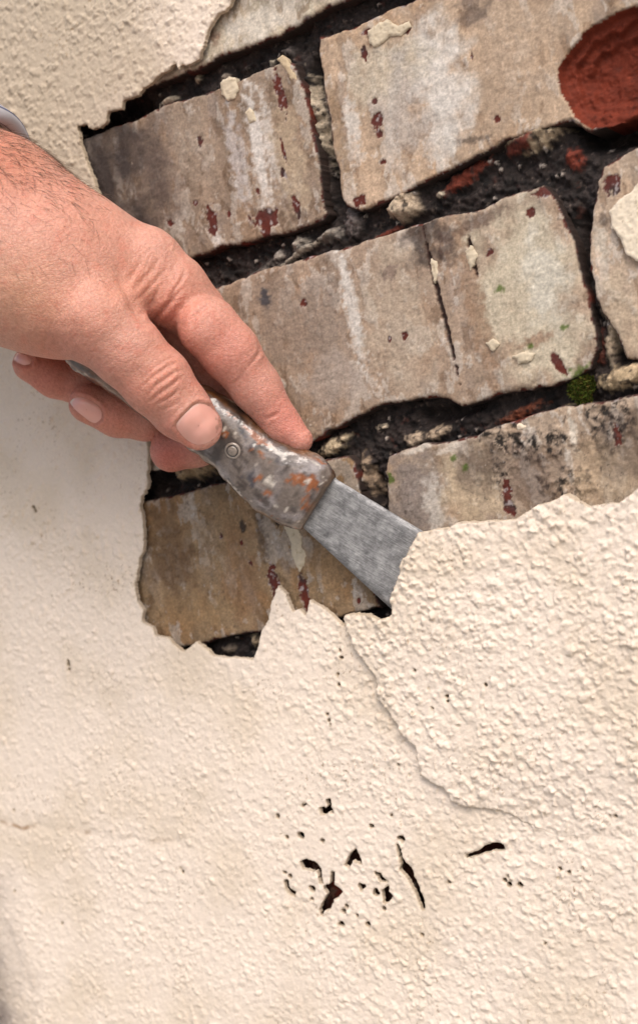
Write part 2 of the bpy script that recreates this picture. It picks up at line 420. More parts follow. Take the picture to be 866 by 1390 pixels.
def brick(poly, base, blobs, seed, res=0.42, chips=0.5, dirt=0.5, spall=None, edge=1.7, ochre=0.3, hoff=0.0):
    pwl = pw(poly); a = np.array(pwl); lo = a.min(0) - 2; hi = a.max(0) + 2
    bu = np.arange(lo[0], hi[0], res); bv = np.arange(lo[1], hi[1], res)
    S = seed * 100
    def sdf(U, V):
        return poly_sd(U, V, pwl) + 1.1 * fbm(U, V, 15, 5, S, 0.58)
    chipinfo = {}
    def paint_loss(U, V, sd):
        # where the old paint has come off: small vertical flecks, more of them near the arris
        n = fbm(U / 1.0, V / 1.9, 5.0, 4, S + 2) + 0.55 * fbm(U, V, 1.6, 2, S + 3)
        thr = 1.30 - 0.30 * chips
        m = sstep(thr, thr + 0.12, n)
        e = sstep(-0.7, -0.3, sd + 1.0 * fbm(U, V, 5, 4, S + 4, 0.6))
        return np.maximum(m, e)
    def red_blobs(U, V):
        m = np.zeros(U.shape)
        for k, b in enumerate(blobs):
            if b[5] == 'chip': m = np.maximum(m, blob_mask(U, V, *b[:5], rag=0.55, seed=S + 7 * k, soft=0.12))
        return m
    def hf(U, V, sd):
        d = np.clip(-sd / edge, 0, 1)
        h = hoff - edge * 0.8 * (1 - np.sqrt(np.clip(1 - (1 - d) ** 2, 0, 1)))
        h += 0.55 * fbm(U, V, 30, 3, S + 5) + 0.16 * fbm(U, V, 4, 4, S + 6) + 0.05 * gn(U / 0.8, V / 0.8, S + 8)
        m = np.maximum(paint_loss(U, V, sd), red_blobs(U, V)); chipinfo['m'] = m
        h -= 0.38 * m
        chipinfo['l1'] = sstep(0.22, 0.30, fbm(U, V / 2.2, 10, 5, S + 40, 0.6) + 0.25 * fbm(U, V, 40, 2, S + 41))
        chipinfo['l2'] = sstep(0.30, 0.40, fbm(U, V / 1.8, 8, 5, S + 42, 0.6))
        chipinfo['l3'] = sstep(0.40, 0.50, fbm(U, V / 1.3, 6, 5, S + 43, 0.62))
        h += 0.10 * chipinfo['l1'] - 0.10 * chipinfo['l2'] + 0.12 * chipinfo['l3'] + 0.09 * fbm(U, V, 1.1, 2, S + 44)
        for k, b in enumerate(blobs):
            if b[5] == 'crack': h -= 1.2 * blob_mask(U, V, *b[:5], rag=0.5, seed=S + 7 * k)
            if b[5] == 'crust': h += 0.9 * blob_mask(U, V, *b[:5], rag=0.6, seed=S + 7 * k) * (0.6 + 0.6 * fbm(U, V, 2.2, 3, S + 9))
        if spall:
            s = poly_sd(U, V, pw(spall)) + 0.5 * fbm(U, V, 5, 3, S + 10)
            dd = np.clip(-s, 0, 40)
            steps = 3.4 * sstep(0, 1.9, dd) + 2.6 * sstep(3.5, 5, dd + 1.6 * fbm(U, V, 9, 4, S + 12)) + 2.2 * sstep(7, 9, dd + 2.4 * fbm(U, V, 11, 4, S + 13))
            h -= np.where(s < 0, steps + 0.9 * fbm(U, V, 7, 6, S + 11, 0.6) + 0.5, 0)
            h -= np.where(s < 0, 0.7 * np.abs(fbm(U, V, 2.6, 4, S + 14, 0.6)), 0)
            chipinfo['s'] = s
        return h
    def cf(U, V, sd, h):
        c = np.broadcast_to(lin(base), U.shape + (3,)).copy()
        b = lin(base)
        run = fbm(U / 1.0, V / 5.0, 9, 4, S + 20)                    # runs and streaks down the face
        c = mix(c, b * 0.62, sstep(0.0, 0.8, run) * 0.6)
        c = mix(c, np.minimum(b * 1.35, 0.8), sstep(0.0, 0.8, -run) * 0.55)
        c = mix(c, b * np.array([1.05, 0.86, 0.66]), sstep(-0.1, 0.7, fbm(U, V / 1.6, 16, 4, S + 22)) * ochre)
        c = mix(c, lin((152, 138, 128)), sstep(0.15, 0.8, fbm(U, V / 2.2, 11, 4, S + 23)) * 0.45)
        lum = float(b.mean()); pale = b * 0.45 + np.array([1.0, .92, .82]) * (0.22 + 0.5 * lum)
        c = mix(c, pale, chipinfo['l1'] * 0.5); c = mix(c, b * np.array([.60, .53, .47]), chipinfo['l2'] * 0.6); c = mix(c, pale * 1.1, chipinfo['l3'] * 0.5)
        for k, bl in enumerate(blobs):
            if isinstance(bl[5], tuple):
                st = bl[6] if len(bl) > 6 else 0.8
                c = mix(c, lin(bl[5]), blob_mask(U, V, *bl[:5], rag=0.75, seed=S + 7 * k, soft=0.5) * st)
            elif bl[5] == 'crack':
                c = mix(c, DRED * 0.7, blob_mask(U, V, *bl[:5], rag=0.5, seed=S + 7 * k))
            elif bl[5] == 'crust':
                mm = blob_mask(U, V, *bl[:5], rag=0.6, seed=S + 7 * k)
                c = mix(c, BLK, mm * sstep(-0.25, 0.5, fbm(U, V, 3.0, 5, S + 9, 0.75)))
            elif bl[5] == 'moss':
                c = mix(c, lin((92, 110, 38)), blob_mask(U, V, *bl[:5], rag=0.9, seed=S + 7 * k, soft=0.5) * 0.8)
        c = c * (1 + 0.17 * fbm(U, V, 2.6, 4, S + 24) + 0.20 * fbm(U, V, 1.0, 2, S + 34)).clip(0.3, 1.6)[..., None]
        c = b * 0.84 * np.clip(c / b, 0.12, 3.0) ** 1.32
        # fine dark dirt specks
        sp = sstep(0.42, 0.70, fbm(U, V, 2.3, 4, S + 25, 0.7)) * sstep(-0.35, 0.7, fbm(U, V / 1.5, 20, 3, S + 26)) * dirt
        c = mix(c, lin((66, 56, 50)), sp)
        c = mix(c, lin((226, 218, 208)), sstep(0.75, 1.0, fbm(U, V, 1.8, 3, S + 27)) * 0.35)
        # bare places: dark brick skin, paler crumbs of whitewash in the middle of some
        m = chipinfo['m']; t = sstep(-0.5, 0.5, fbm(U, V, 5, 3, S + 28))
        bare = DRED + (RED * 0.75 - DRED) * (t * 0.6)[..., None]
        bare = mix(bare, lin((52, 44, 42)), sstep(0.0, 0.6, fbm(U, V, 7, 3, S + 29)) * 0.8)
        bare = mix(bare, lin((176, 166, 164)), sstep(0.30, 0.55, fbm(U, V, 2.4, 3, S + 30)) * 0.75)
        c = c + (bare - c) * m[..., None]
        rim = np.clip(sstep(0.02, 0.3, m) * (1 - m), 0, 1)
        c = mix(c, lin((212, 200, 180)), rim * 0.5)
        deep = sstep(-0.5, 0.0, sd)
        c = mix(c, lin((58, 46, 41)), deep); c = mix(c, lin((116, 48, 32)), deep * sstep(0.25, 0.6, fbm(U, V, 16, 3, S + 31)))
        if spall:
            s = chipinfo['s']
            rc = RED * (1 + 0.28 * fbm(U, V, 4, 5, S + 32, 0.65)).clip(0.3, 2)[..., None]
            rc = mix(rc, lin((72, 34, 26)), sstep(0.2, 0.9, fbm(U, V, 8, 5, S + 35, 0.65)) * 0.7); rc = mix(rc, lin((170, 80, 52)), sstep(0.5, 1.0, fbm(U, V, 3, 4, S + 33)) * 0.35)
            c = np.where((s < -0.15)[..., None], rc, c)
        return np.clip(c, 0.004, 0.85)
    o = sheet('brick', bu, bv, sdf, hf, cf, M_BRICK, wall, back=21)
    return o

bA = brick([(-100, 262), (60, 206), (115, 188), (170, 165), (230, 140), (300, 118), (350, 98), (385, 80), (400, 85), (410, 110), (418, 150), (428, 200), (436, 250), (443, 290), (438, 300), (400, 312), (350, 325), (300, 338), (270, 348), (100, 395), (-100, 450)],
           (160, 140, 121), [(150, 250, 75, 80, 0, (78, 67, 62), 0.95), (215, 225, 30, 80, 0, (124, 107, 95), 0.7), (350, 200, 10, 80, 0, (210, 199, 187), 0.9), (322, 215, 12, 60, 0, (190, 180, 172), 0.7), (366, 190, 8, 55, 0, (210, 199, 187), 0.7),
                             (395, 215, 22, 70, 0, (182, 162, 138), 0.8), (260, 200, 30, 60, 0, (164, 146, 128), 0.7), (288, 300, 9, 20, 0, 'chip'), (294, 322, 7, 10, 0, (210, 199, 187), 0.9), (360, 297, 22, 13, -12, 'chip'), (360, 312, 8, 14, 0, 'chip'),
                             (402, 280, 6, 16, 8, 'chip'), (380, 126, 7, 28, 4, 'chip'), (384, 235, 4, 8, 20, 'chip'), (272, 192, 5, 7, 0, 'chip'), (350, 260, 3, 5, 0, 'chip'), (311, 290, 3, 5, 0, 'chip'), (232, 303, 6, 5, 0, 'chip'), (265, 276, 4, 4, 0, 'chip'), (385, 205, 2.5, 18, 4, 'chip')], 1, chips=0.3, dirt=0.5)
bB = brick([(433, 51), (450, 48), (480, 33), (520, 15), (560, 0), (640, -35), (960, -170), (1000, 60), (960, 110), (900, 142), (866, 157), (800, 177), (775, 165), (745, 172), (713, 183), (688, 190), (652, 209), (616, 227), (580, 247), (528, 273), (487, 286), (468, 280), (461, 263), (459, 232), (451, 196), (441, 129), (433, 77)],
           (193, 168, 143), [(600, 105, 34, 72, 4, (222, 210, 196), 0.85), (600, 180, 14, 40, 0, (214, 202, 188), 0.7), (478, 168, 10, 28, 0, (216, 204, 190), 0.8), (525, 95, 55, 35, 0, (204, 188, 166), 0.8), (548, 150, 30, 60, 0, (196, 184, 172), 0.6), (700, 70, 50, 60, 0, (196, 172, 148), 0.8), (640, 15, 22, 16, 0, (116, 100, 90), 0.6),
                             (680, 140, 30, 30, 0, (184, 160, 136), 0.7), (460, 180, 8, 60, 0, (170, 145, 118), 0.7), (640, 190, 20, 4, -10, (70, 60, 55), 0.6), (508, 138, 4, 5, 0, 'chip'), (511, 163, 9, 10, 0, 'chip'), (514, 180, 5, 8, 0, 'chip'), (520, 220, 5, 3, 0, 'chip'), (493, 72, 5, 8, 0, 'chip'), (497, 42, 6, 5, 0, 'chip'), (552, 38, 5, 8, 0, 'chip'), (674, 162, 5, 4, 0, 'chip'), (640, 76, 2, 5, 0, 'chip'), (487, 272, 9, 7, 0, 'chip')], 2, chips=0.05, dirt=0.15, spall=SPALL)
bC = brick([(110, 470), (200, 425), (300, 388), (348, 368), (415, 348), (463, 338), (510, 321), (551, 307), (598, 293), (645, 283), (686, 266), (735, 251), (755, 268), (770, 309), (787, 361), (804, 429), (811, 476), (801, 503), (767, 520), (720, 530), (672, 537), (640, 548), (625, 554), (605, 540), (571, 540), (517, 551), (483, 564), (456, 581), (425, 598), (380, 612), (300, 625), (200, 640), (140, 650)],
           (174, 152, 132), [(478, 420, 9, 75, 2, (210, 199, 187), 0.9), (440, 450, 26, 80, 0, (160, 144, 130), 0.7), (390, 430, 40, 60, 0, (158, 140, 124), 0.7), (540, 430, 40, 90, 0, (190, 172, 152), 0.7), (715, 400, 62, 110, 4, (204, 189, 166), 0.85), (643, 410, 12, 100, 3, (160, 132, 108), 0.75), (575, 320, 22, 34, 0, (74, 62, 57), 0.75), (606, 330, 10, 26, 0, (80, 60, 54), 0.6),
                             (740, 380, 24, 50, 0, (214, 204, 188), 0.6), (727, 462, 20, 7, 5, (166, 140, 118), 0.9), (452, 520, 50, 30, 0, (180, 164, 150), 0.7), (597, 410, 3, 85, 4, 'crack'), (640, 345, 3, 26, 3, 'crack'), (757, 494, 6, 17, 20, 'chip'), (720, 288, 6, 6, 0, 'chip'), (527, 370, 12, 8, 0, (140, 120, 108), 0.7), (360, 405, 8, 12, 0, (90, 86, 88), 0.9),
                             (412, 411, 6, 5, 0, 'chip'), (665, 342, 5, 5, 0, 'chip'), (549, 456, 5, 6, 0, 'chip'), (528, 460, 3, 5, 0, 'chip'), (520, 270, 6, 4, 0, 'chip'), (678, 393, 5, 4, 0, 'moss'), (720, 470, 4, 4, 0, 'moss'), (790, 505, 14, 8, 0, 'moss'), (766, 445, 5, 3, 0, 'moss'), (650, 300, 40, 8, 10, (96, 70, 60), 0.5), (745, 258, 20, 7, 0, 'chip'), (700, 530, 30, 6, 8, (120, 100, 84), 0.6)], 3, chips=0.1, dirt=0.35)
bD = brick([(528, 621), (545, 611), (573, 602), (608, 600), (642, 590), (677, 578), (718, 563), (770, 553), (830, 545), (866, 535), (960, 510), (1000, 740), (880, 768), (700, 805), (545, 845), (530, 760), (525, 687), (521, 640)],
           (174, 154, 134), [(560, 670, 30, 60, 0, (150, 136, 126), 0.8), (590, 690, 12, 40, 0, (204, 192, 178), 0.7), (640, 670, 34, 50, 0, (194, 174, 148), 0.7), (688, 600, 26, 16, -15, 'crust'), (735, 606, 38, 18, 10, 'crust'), (778, 660, 24, 26, 0, 'crust'), (826, 568, 34, 36, 0, 'crust'), (680, 640, 14, 18, 0, 'crust'), (690, 572, 40, 10, 15, 'crust'), (740, 655, 10, 14, 0, 'crust'),
                             (688, 672, 6, 22, -8, 'chip'), (693, 692, 6, 10, 0, 'chip'), (777, 583, 5, 24, 0, (212, 198, 180), 0.9), (838, 592, 5, 14, 0, 'chip'), (573, 606, 28, 5, 8, (208, 194, 178), 0.8), (610, 608, 18, 5, 6, (208, 194, 178), 0.7), (825, 650, 40, 40, 0, (186, 164, 138), 0.7), (650, 632, 30, 26, 0, (112, 96, 84), 0.6), (720, 650, 34, 40, 0, (128, 108, 94), 0.55), (850, 600, 30, 40, 0, (100, 84, 74), 0.5), (616, 622, 4, 4, 0, 'moss'), (631, 634, 4, 4, 0, 'moss'), (530, 650, 4, 8, 0, 'moss')], 4, chips=0.2, dirt=0.9)
bE = brick([(-100, 765), (100, 705), (199, 679), (253, 668), (292, 657), (330, 648), (400, 632), (470, 618), (482, 630), (490, 680), (500, 740), (508, 800), (514, 826), (460, 838), (400, 848), (340, 858), (277, 874), (190, 890), (-100, 965)],
           (152, 127, 98), [(235, 760, 34, 70, 0, (124, 98, 72), 0.8), (300, 730, 40, 60, 0, (160, 134, 103), 0.6), (270, 830, 60, 22, 0, (160, 132, 98), 0.6), (330, 790, 30, 60, 0, (146, 114, 84), 0.6), (440, 760, 30, 40, 0, (158, 128, 94), 0.7), (371, 790, 8, 26, 3, 'chip'), (370, 770, 5, 5, 0, 'chip'), (413, 805, 7, 26, 3, 'chip'), (356, 730, 8, 30, 0, (96, 78, 66), 0.5), (340, 765, 3, 4, 0, 'chip'), (328, 737, 3, 4, 0, 'chip'), (300, 728, 2.5, 4, 0, 'chip'), (330, 715, 5, 8, 0, (60, 50, 45), 0.8), (487, 815, 3, 5, 0, 'chip'), (380, 700, 12, 16, 0, 'crust')], 5, chips=0.1, dirt=0.7, ochre=0.7)
bF = brick([(1000, 150), (866, 198), (832, 216), (817, 227), (809, 247), (806, 278), (798, 321), (797, 354), (808, 405), (828, 445), (850, 486), (880, 492), (1010, 450)],
           (194, 172, 150), [(830, 250, 10, 14, 0, 'chip'), (818, 300, 6, 8, 0, (80, 66, 60), 0.6), (840, 420, 20, 40, 0, (200, 180, 156), 0.7), (815, 330, 8, 20, 0, (210, 196, 178), 0.7)], 6, chips=0.2, dirt=0.3)
bG = brick([(-60, 215), (150, 136), (262, 96), (305, 74), (335, 63), (376, 50), (416, 26), (440, 14), (500, -12), (540, -30), (500, -220), (-100, 0)],
           (208, 194, 172), [(290, 50, 10, 10, 0, (170, 140, 120), 0.6), (350, 30, 40, 20, 0, (222, 212, 196), 0.7)], 7, chips=0.0, dirt=0.2)
bH = brick([(250, 912), (540, 858), (830, 800), (868, 1050), (560, 1105), (285, 1150)], (80, 48, 38), [], 8, res=0.8, hoff=-5)
bI = brick([(565, 1120), (880, 1062), (915, 1320), (600, 1390)], (86, 44, 34), [], 9, res=0.8, hoff=-5)
bJ = brick([(-40, 1205), (300, 1165), (548, 1122), (580, 1395), (300, 1440), (-20, 1480)], (84, 48, 38), [(455, 1215, 14, 14, 0, (120, 50, 34)), ], 10, res=0.8, hoff=-5)
bK = brick([(-120, 985), (235, 915), (268, 1150), (-80, 1190)], (96, 60, 48), [], 12, res=0.9, hoff=-5)

# ------------------------------------------------------------------ mortar
MB = [(428, 165, 11, 55, 8, 7.5, (188, 172, 150)), (440, 130, 10, 30, 8, 5, (170, 155, 138)), (703, 172, 30, 18, 12, 8.5, (184, 166, 140)), (735, 180, 26, 12, 20, 7, (176, 156, 130)), (546, 274, 20, 20, 0, 9, (192, 172, 148)), (528, 284, 10, 8, 0, 8, (190, 172, 148)),
      (775, 214, 12, 12, 0, 6, (124, 56, 40)), (700, 196, 20, 10, 10, 5, (104, 50, 38)), (625, 236, 34, 9, 20, 5.5, (112, 50, 34)), (470, 298, 12, 16, 0, 6, (118, 108, 104)), (440, 318, 16, 9, 0, 6, (128, 120, 112)), (395, 346, 60, 4, 16, 8.5, (168, 156, 140)), (340, 372, 40, 6, 18, 6, (96, 88, 82)),
      (510, 322, 32, 5, 14, 6, (116, 54, 38)), (400, 330, 14, 8, 0, 6, (150, 140, 128)), (370, 345, 8, 6, 0, 6, (160, 150, 140)), (832, 440, 14, 40, -12, 8.5, (186, 166, 142)), (815, 400, 8, 20, -10, 7, (176, 156, 132)), (270, 628, 42, 18, 12, 8, (168, 144, 112)), (240, 640, 14, 12, 0, 6, (150, 128, 100)), (310, 640, 20, 10, 10, 7, (150, 128, 100)),
      (492, 646, 9, 26, 5, 6.5, (160, 138, 116)), (478, 660, 8, 16, 0, 6, (150, 130, 108)), (445, 606, 22, 9, 20, 8, (204, 184, 154)), (508, 580, 8, 3, 0, 8, (214, 196, 170)), (555, 598, 14, 9, 0, 7, (178, 158, 136)), (585, 588, 16, 7, 15, 6, (170, 150, 128)), (840, 512, 26, 12, 10, 8, (196, 172, 138)), (858, 505, 20, 10, 10, 8, (196, 172, 138)),
      (260, 103, 6, 5, 0, 6, (190, 172, 146)), (296, 100, 6, 4, 0, 6, (150, 138, 124)), (215, 140, 14, 6, 30, 6.5, (170, 156, 138)), (225, 132, 8, 4, 0, 7, (186, 172, 152)), (360, 82, 5, 4, 0, 6, (196, 184, 164)), (383, 68, 10, 7, 0, 5, (90, 82, 78)), (660, 195, 12, 5, 10, 7, (186, 172, 150)), (590, 262, 6, 4, 0, 6, (200, 186, 164)),
      (300, 884, 10, 6, 0, 5, (120, 106, 92)), (340, 872, 8, 10, 0, 7, (150, 132, 108)), (700, 560, 30, 6, 12, 5, (110, 60, 40)), (726, 587, 7, 4, 0, 8, (220, 206, 184)), (770, 557, 14, 7, 0, 7, (180, 158, 124)), (806, 470, 8, 22, -10, 4, (86, 44, 34)), (800, 250, 10, 30, 0, 2, (52, 44, 42))]
MCACHE = {}
def mortar_h(U, V, sd):
    n1 = fbm(U, V, 3.4, 4, 330, 0.6); MCACHE['n1'] = n1; b1, v1 = cells(U + 0.5 * gn(U, V, 303), V + 0.5 * gn(U, V, 304), 2.6, 305); MCACHE['c'] = (b1, v1)
    MCACHE['n2'] = fbm(U, V, 3.2, 4, 380, 0.6)
    h = -7.0 + 1.7 * fbm(U, V, 16, 3, 301)
    ms_ = []
    for k, b in enumerate(MB):
        m = blob_mask(U, V, *b[:5], rag=0.38, seed=310 + k, soft=0.5, octv=2); ms_.append(m > 0.02)
        h = h + m * (b[5] * 0.62)
    # deeper voids
    for (x, y, rx, ry) in ((215, 655, 18, 12), (500, 665, 10, 30), (790, 330, 8, 40), (815, 385, 7, 6), (838, 470, 10, 22), (425, 100, 14, 30), (130, 175, 24, 12), (600, 560, 40, 10), (440, 215, 6, 60), (150, 160, 60, 18)):
        h -= 7 * blob_mask(U, V, x, y, rx, ry, 0, rag=0.4, seed=370, soft=0.4)
    h -= 13 * blob_mask(U, V, 840, 95, 75, 80, 0, rag=0.1, seed=371, soft=0.2)      # bed is lower behind the broken brick
    for it in range(8):                                                             # crumbled, not cut: round the lumps off
        h[1:-1] = (h[:-2] + 2 * h[1:-1] + h[2:]) / 4; h[:, 1:-1] = (h[:, :-2] + 2 * h[:, 1:-1] + h[:, 2:]) / 4
    h += 1.25 * fbm(U, V, 4.2, 5, 302, 0.66) + 0.35 * fbm(U, V, 1.3, 2, 306) + 2.0 * np.clip(1 - b1 / 0.65, 0, 1) * np.clip(v1 * 1.6 - 0.5, 0, 1)
    return np.minimum(h, 0.6 + 0.4 * n1)
def mortar_c(U, V, sd, h):
    c = np.broadcast_to(lin((54, 45, 42)), U.shape + (3,)).copy()
    c = mix(c, lin((24, 19, 18)), sstep(-0.3, 0.5, fbm(U, V, 7, 5, 341, 0.6)) * 0.95)
    c = mix(c, lin((128, 112, 102)), sstep(0.35, 0.9, fbm(U, V, 3.0, 5, 342, 0.7)) * 0.6)
    c = mix(c, lin((96, 52, 40)), sstep(0.5, 0.9, fbm(U, V, 7.0, 5, 343, 0.65)) * 0.45)
    n1, n2 = MCACHE['n1'], MCACHE['n2']
    for k, b in enumerate(MB):
        m = blob_mask(U, V, *b[:5], rag=0.55, seed=310 + k, soft=0.30)
        k_ = m > 0.01
        cc = lin(b[6]) * (1 + 0.22 * n1[k_]).clip(0.3, 1.6)[..., None]
        cc = cc + (BLK - cc) * (sstep(0.25, 0.6, n2[k_]) * 0.85)[..., None]
        c[k_] = c[k_] + (cc - c[k_]) * m[k_][..., None]
    b1, v1 = MCACHE['c']
    c = mix(c, lin((168, 156, 146)), sstep(0.30, 0.2, b1) * (v1 > 0.95))
    c = c * (1 + 0.35 * fbm(U, V, 1.3, 3, 345, 0.7)).clip(0.3, 2.2)[..., None]
    return np.clip(c, 0.004, 0.8)
mlo = np.array(HOLE_W).min(0) - 14; mhi = np.array(HOLE_W).max(0) + 14
mo = sheet('mortar', np.arange(mlo[0], mhi[0], 0.45), np.arange(mlo[1], mhi[1], 0.45), None, mortar_h, mortar_c, M_MORTAR, wall, back=10)
mo['label'] = 'black crumbling mortar in the raked joints'

# ------------------------------------------------------------------ chips of render still stuck to bricks
def chip(poly, parent, seed, th=1.5, ox=0, oy=0, s=1.0, color=(204, 190, 166)):
    pl = pw(poly, 0, ox, oy, s); a = np.array(pl); lo = a.min(0) - 1.5; hi = a.max(0) + 1.5
    sdf = lambda U, V: poly_sd(U, V, pl) + 0.45 * fbm(U, V, 2.6, 4, seed, 0.65)
    def hf(U, V, sd):
        return th * 0.75 + 0.28 * fbm(U, V, 2.2, 4, seed + 2, 0.6) - np.where(sd > -0.6, (0.6 + sd) * 0.8, 0)
    def cf(U, V, sd, h):
        c = np.broadcast_to(lin(color), U.shape + (3,)) * (1 + 0.12 * fbm(U, V, 2, 3, seed + 3))[..., None]
        return np.clip(mix(c, lin((150, 128, 98)), sstep(0.3, 0.7, fbm(U, V, 1.6, 3, seed + 4)) * 0.5), 0, 0.85)
    o = sheet('render_chip', np.arange(lo[0], hi[0], 0.36), np.arange(lo[1], hi[1], 0.36), sdf, hf, cf, M_RENDER, parent, back=th + 1.2)
    return o
chip([(155, 82), (170, 70), (205, 52), (235, 70), (262, 55), (268, 70), (245, 95), (215, 95), (195, 112), (170, 128), (160, 115)], bB, 501, 1.1, 420, 0, .515)
chip([(590, 222), (612, 205), (632, 208), (640, 240), (630, 262), (610, 272), (595, 250)], bA, 511, 1.3, 0, 0, .508)
chip([(655, 300), (668, 288), (680, 300), (684, 322), (668, 332)], bA, 521, 0.8, 0, 0, .508)
chip([(740, 160), (755, 146), (770, 160), (785, 190), (795, 215), (780, 215), (762, 185)], bA, 525, 0.7, 0, 0, .508, (196, 176, 146))
chip([(614, 300), (640, 290), (660, 295), (650, 310), (628, 316)], bC, 531, 1.0, 280, 280, .6767)
chip([(560, 275), (575, 264), (588, 275), (575, 292)], bC, 541, 0.8, 280, 280, .6767)
chip([(520, 90), (530, 78), (545, 95), (538, 118), (528, 132)], bC, 551, 0.8, 280, 280, .6767)
chip([(450, 105), (462, 110), (466, 140), (458, 155), (450, 130)], bC, 561, 0.7, 280, 280, .6767)
chip([(180, 362), (230, 366), (260, 410), (255, 450), (274, 480), (268, 530), (250, 565), (235, 540), (215, 490), (212, 440), (195, 400)], bE, 571, 1.2, 330, 600, .3118)
chip([(795, 560), (812, 535), (830, 520), (848, 512), (866, 488), (940, 440), (960, 640), (900, 700), (866, 688), (840, 672), (822, 630), (800, 600)], bF, 581, 3.2, 420, 0, .515, (228, 214, 192))
chip([(222, 365), (255, 360), (285, 378), (270, 398), (240, 398)], bD, 591, 0.8, 640, 480, .261, (222, 206, 184))

# ------------------------------------------------------------------ moss
def moss(px, py, rmm, n, parent):
    V_, Q_, C_ = [], [], []
    c0 = P3(px, py, -3)
    for i in range(n):
        a = random.uniform(0, 2 * math.pi); r = rmm * math.sqrt(random.random()) * (0.55 + 0.45 * abs(math.sin(a * 1.5 + 0.6))); el2 = random.random()
        p = c0 + np.array([r * math.cos(a), -math.sqrt(max(0, rmm * rmm - r * r)) * 0.5 * (0.3 + 0.7 * el2), r * 1.25 * math.sin(a)]) / 1000
        d = np.array([random.gauss(0, .6), -1.0, random.gauss(0.3, .6)]); d /= np.linalg.norm(d)
        t = np.cross(d, [random.random(), random.random(), random.random()]); t /= np.linalg.norm(t)
        L, wd = random.uniform(.8, 1.7) / 1000, random.uniform(.16, .3) / 1000
        k = len(V_)
        V_ += [p - d * L * .4, p + t * wd + d * L * .3, p + d * L, p - t * wd + d * L * .3]
        Q_.append((k, k + 1, k + 2, k + 3))
        g = lin((88, 104, 34)) * random.uniform(.5, 1.3) if random.random() < .75 else lin((120, 100, 44)) * random.uniform(.5, 1.1)
        C_ += [g] * 4
    me = mesh_from('moss', np.array(V_), Q_, np.array(C_), smooth=False)
    o = link('moss', me, M_BRICK, parent); o['kind'] = 'stuff'
    return o
ms = moss(792, 532, 5.2, 2600, None)
tag(ms, 'small clump of green moss growing in the mortar joint between bricks', 'moss')

# ------------------------------------------------------------------ scraper
TILT = math.radians(17)
O = P3(552, 775, 4.0)
a_w = P3(430, 683, 4.0) - O; a_w /= np.linalg.norm(a_w)
nrm_w = np.array([0, -1.0, 0])
AX = a_w * math.cos(TILT) + nrm_w * math.sin(TILT)
WD = np.cross(AX, nrm_w); WD /= np.linalg.norm(WD)         # across the tool
TN = np.cross(WD, AX); TN /= np.linalg.norm(TN)
if TN[1] > 0: TN = -TN
def T2(px, py):                       # pixel -> tool-plane coordinates (mm along axis, mm across)
    r = ray(px, py); t = np.dot(O - CAM, TN) / np.dot(r, TN)
    q = CAM + t * r - O
    return float(q @ AX) * 1000, float(q @ WD) * 1000
def TP(a, b, c):                      # tool coordinates (mm) -> world
    return O + (AX * a + WD * b + TN * c) / 1000.0

scraper = tag(empty('scraper', tuple(O)), 'old paint scraper with worn steel blade and paint-crusted handle prising off the render', 'scraper')
bpy.context.view_layer.update()
inv_s = Vector(tuple(O))
def link_s(name, me, mat, parent=scraper):
    o = link(name, me, mat, parent)
    o.matrix_parent_inverse = Matrix.Translation(-inv_s)
    return o

def steel():
    m, nt, b = new_mat('scratched steel'); L = nt.links.new
    tc = N(nt, 'ShaderNodeAttribute', attribute_name='Col')         # (along, across) stored as coordinates
    mp = N(nt, 'ShaderNodeMapping'); mp.inputs['Scale'].default_value = (16, 260, 1); mp.inputs['Rotation'].default_value = (0, 0, 0.12); L(tc.outputs['Color'], mp.inputs[0])
    mp2 = N(nt, 'ShaderNodeMapping'); mp2.inputs['Scale'].default_value = (15, 15, 1); L(tc.outputs['Color'], mp2.inputs[0])
    n1 = noise(nt, 1, 6, 0.7, mp.outputs[0]); n2 = noise(nt, 1, 10, 0.78, mp2.outputs[0])
    r2 = ramp(nt, n2.outputs['Fac'], [(0.36, (0.16, 0.158, 0.162)), (0.5, (0.33, 0.328, 0.33)), (0.64, (0.52, 0.515, 0.515))])
    r1 = ramp(nt, n1.outputs['Fac'], [(0.36, 0.6), (0.62, 1.2)])
    mx = N(nt, 'ShaderNodeMix', data_type='RGBA', blend_type='MULTIPLY'); mx.inputs[0].default_value = 1
    L(r2.outputs[0], mx.inputs[6]); L(r1.outputs[0], mx.inputs[7]); L(mx.outputs[2], b.inputs['Base Color'])
    b.inputs['Metallic'].default_value = 0.45
    rr = ramp(nt, n2.outputs['Fac'], [(0.35, 0.75), (0.7, 0.42)]); L(rr.outputs[0], b.inputs['Roughness'])
    bp = N(nt, 'ShaderNodeBump'); bp.inputs['Strength'].default_value = 0.35; bp.inputs['Distance'].default_value = 0.0003
    L(n1.outputs['Fac'], bp.inputs['Height']); L(bp.outputs[0], b.inputs['Normal'])
    return m
M_STEEL = steel()

# blade: top pair at the ferrule, then flaring to the hidden edge under the render
bl_u = [T2(448, 640), T2(455, 650), T2(512, 684), T2(568, 718)]; bl_l = [T2(405, 712), T2(412, 716), T2(473, 773), T2(535, 830)]
def extend(p, q, L):
    d = np.array(q) - np.array(p); d /= np.linalg.norm(d); return tuple(np.array(q) + d * L)
bl_u.append(extend(bl_u[-2], bl_u[-1], 9)); bl_l.append(extend(bl_l[-2], bl_l[-1], 9))
VB, FB, CB = [], [], []
nb = 14
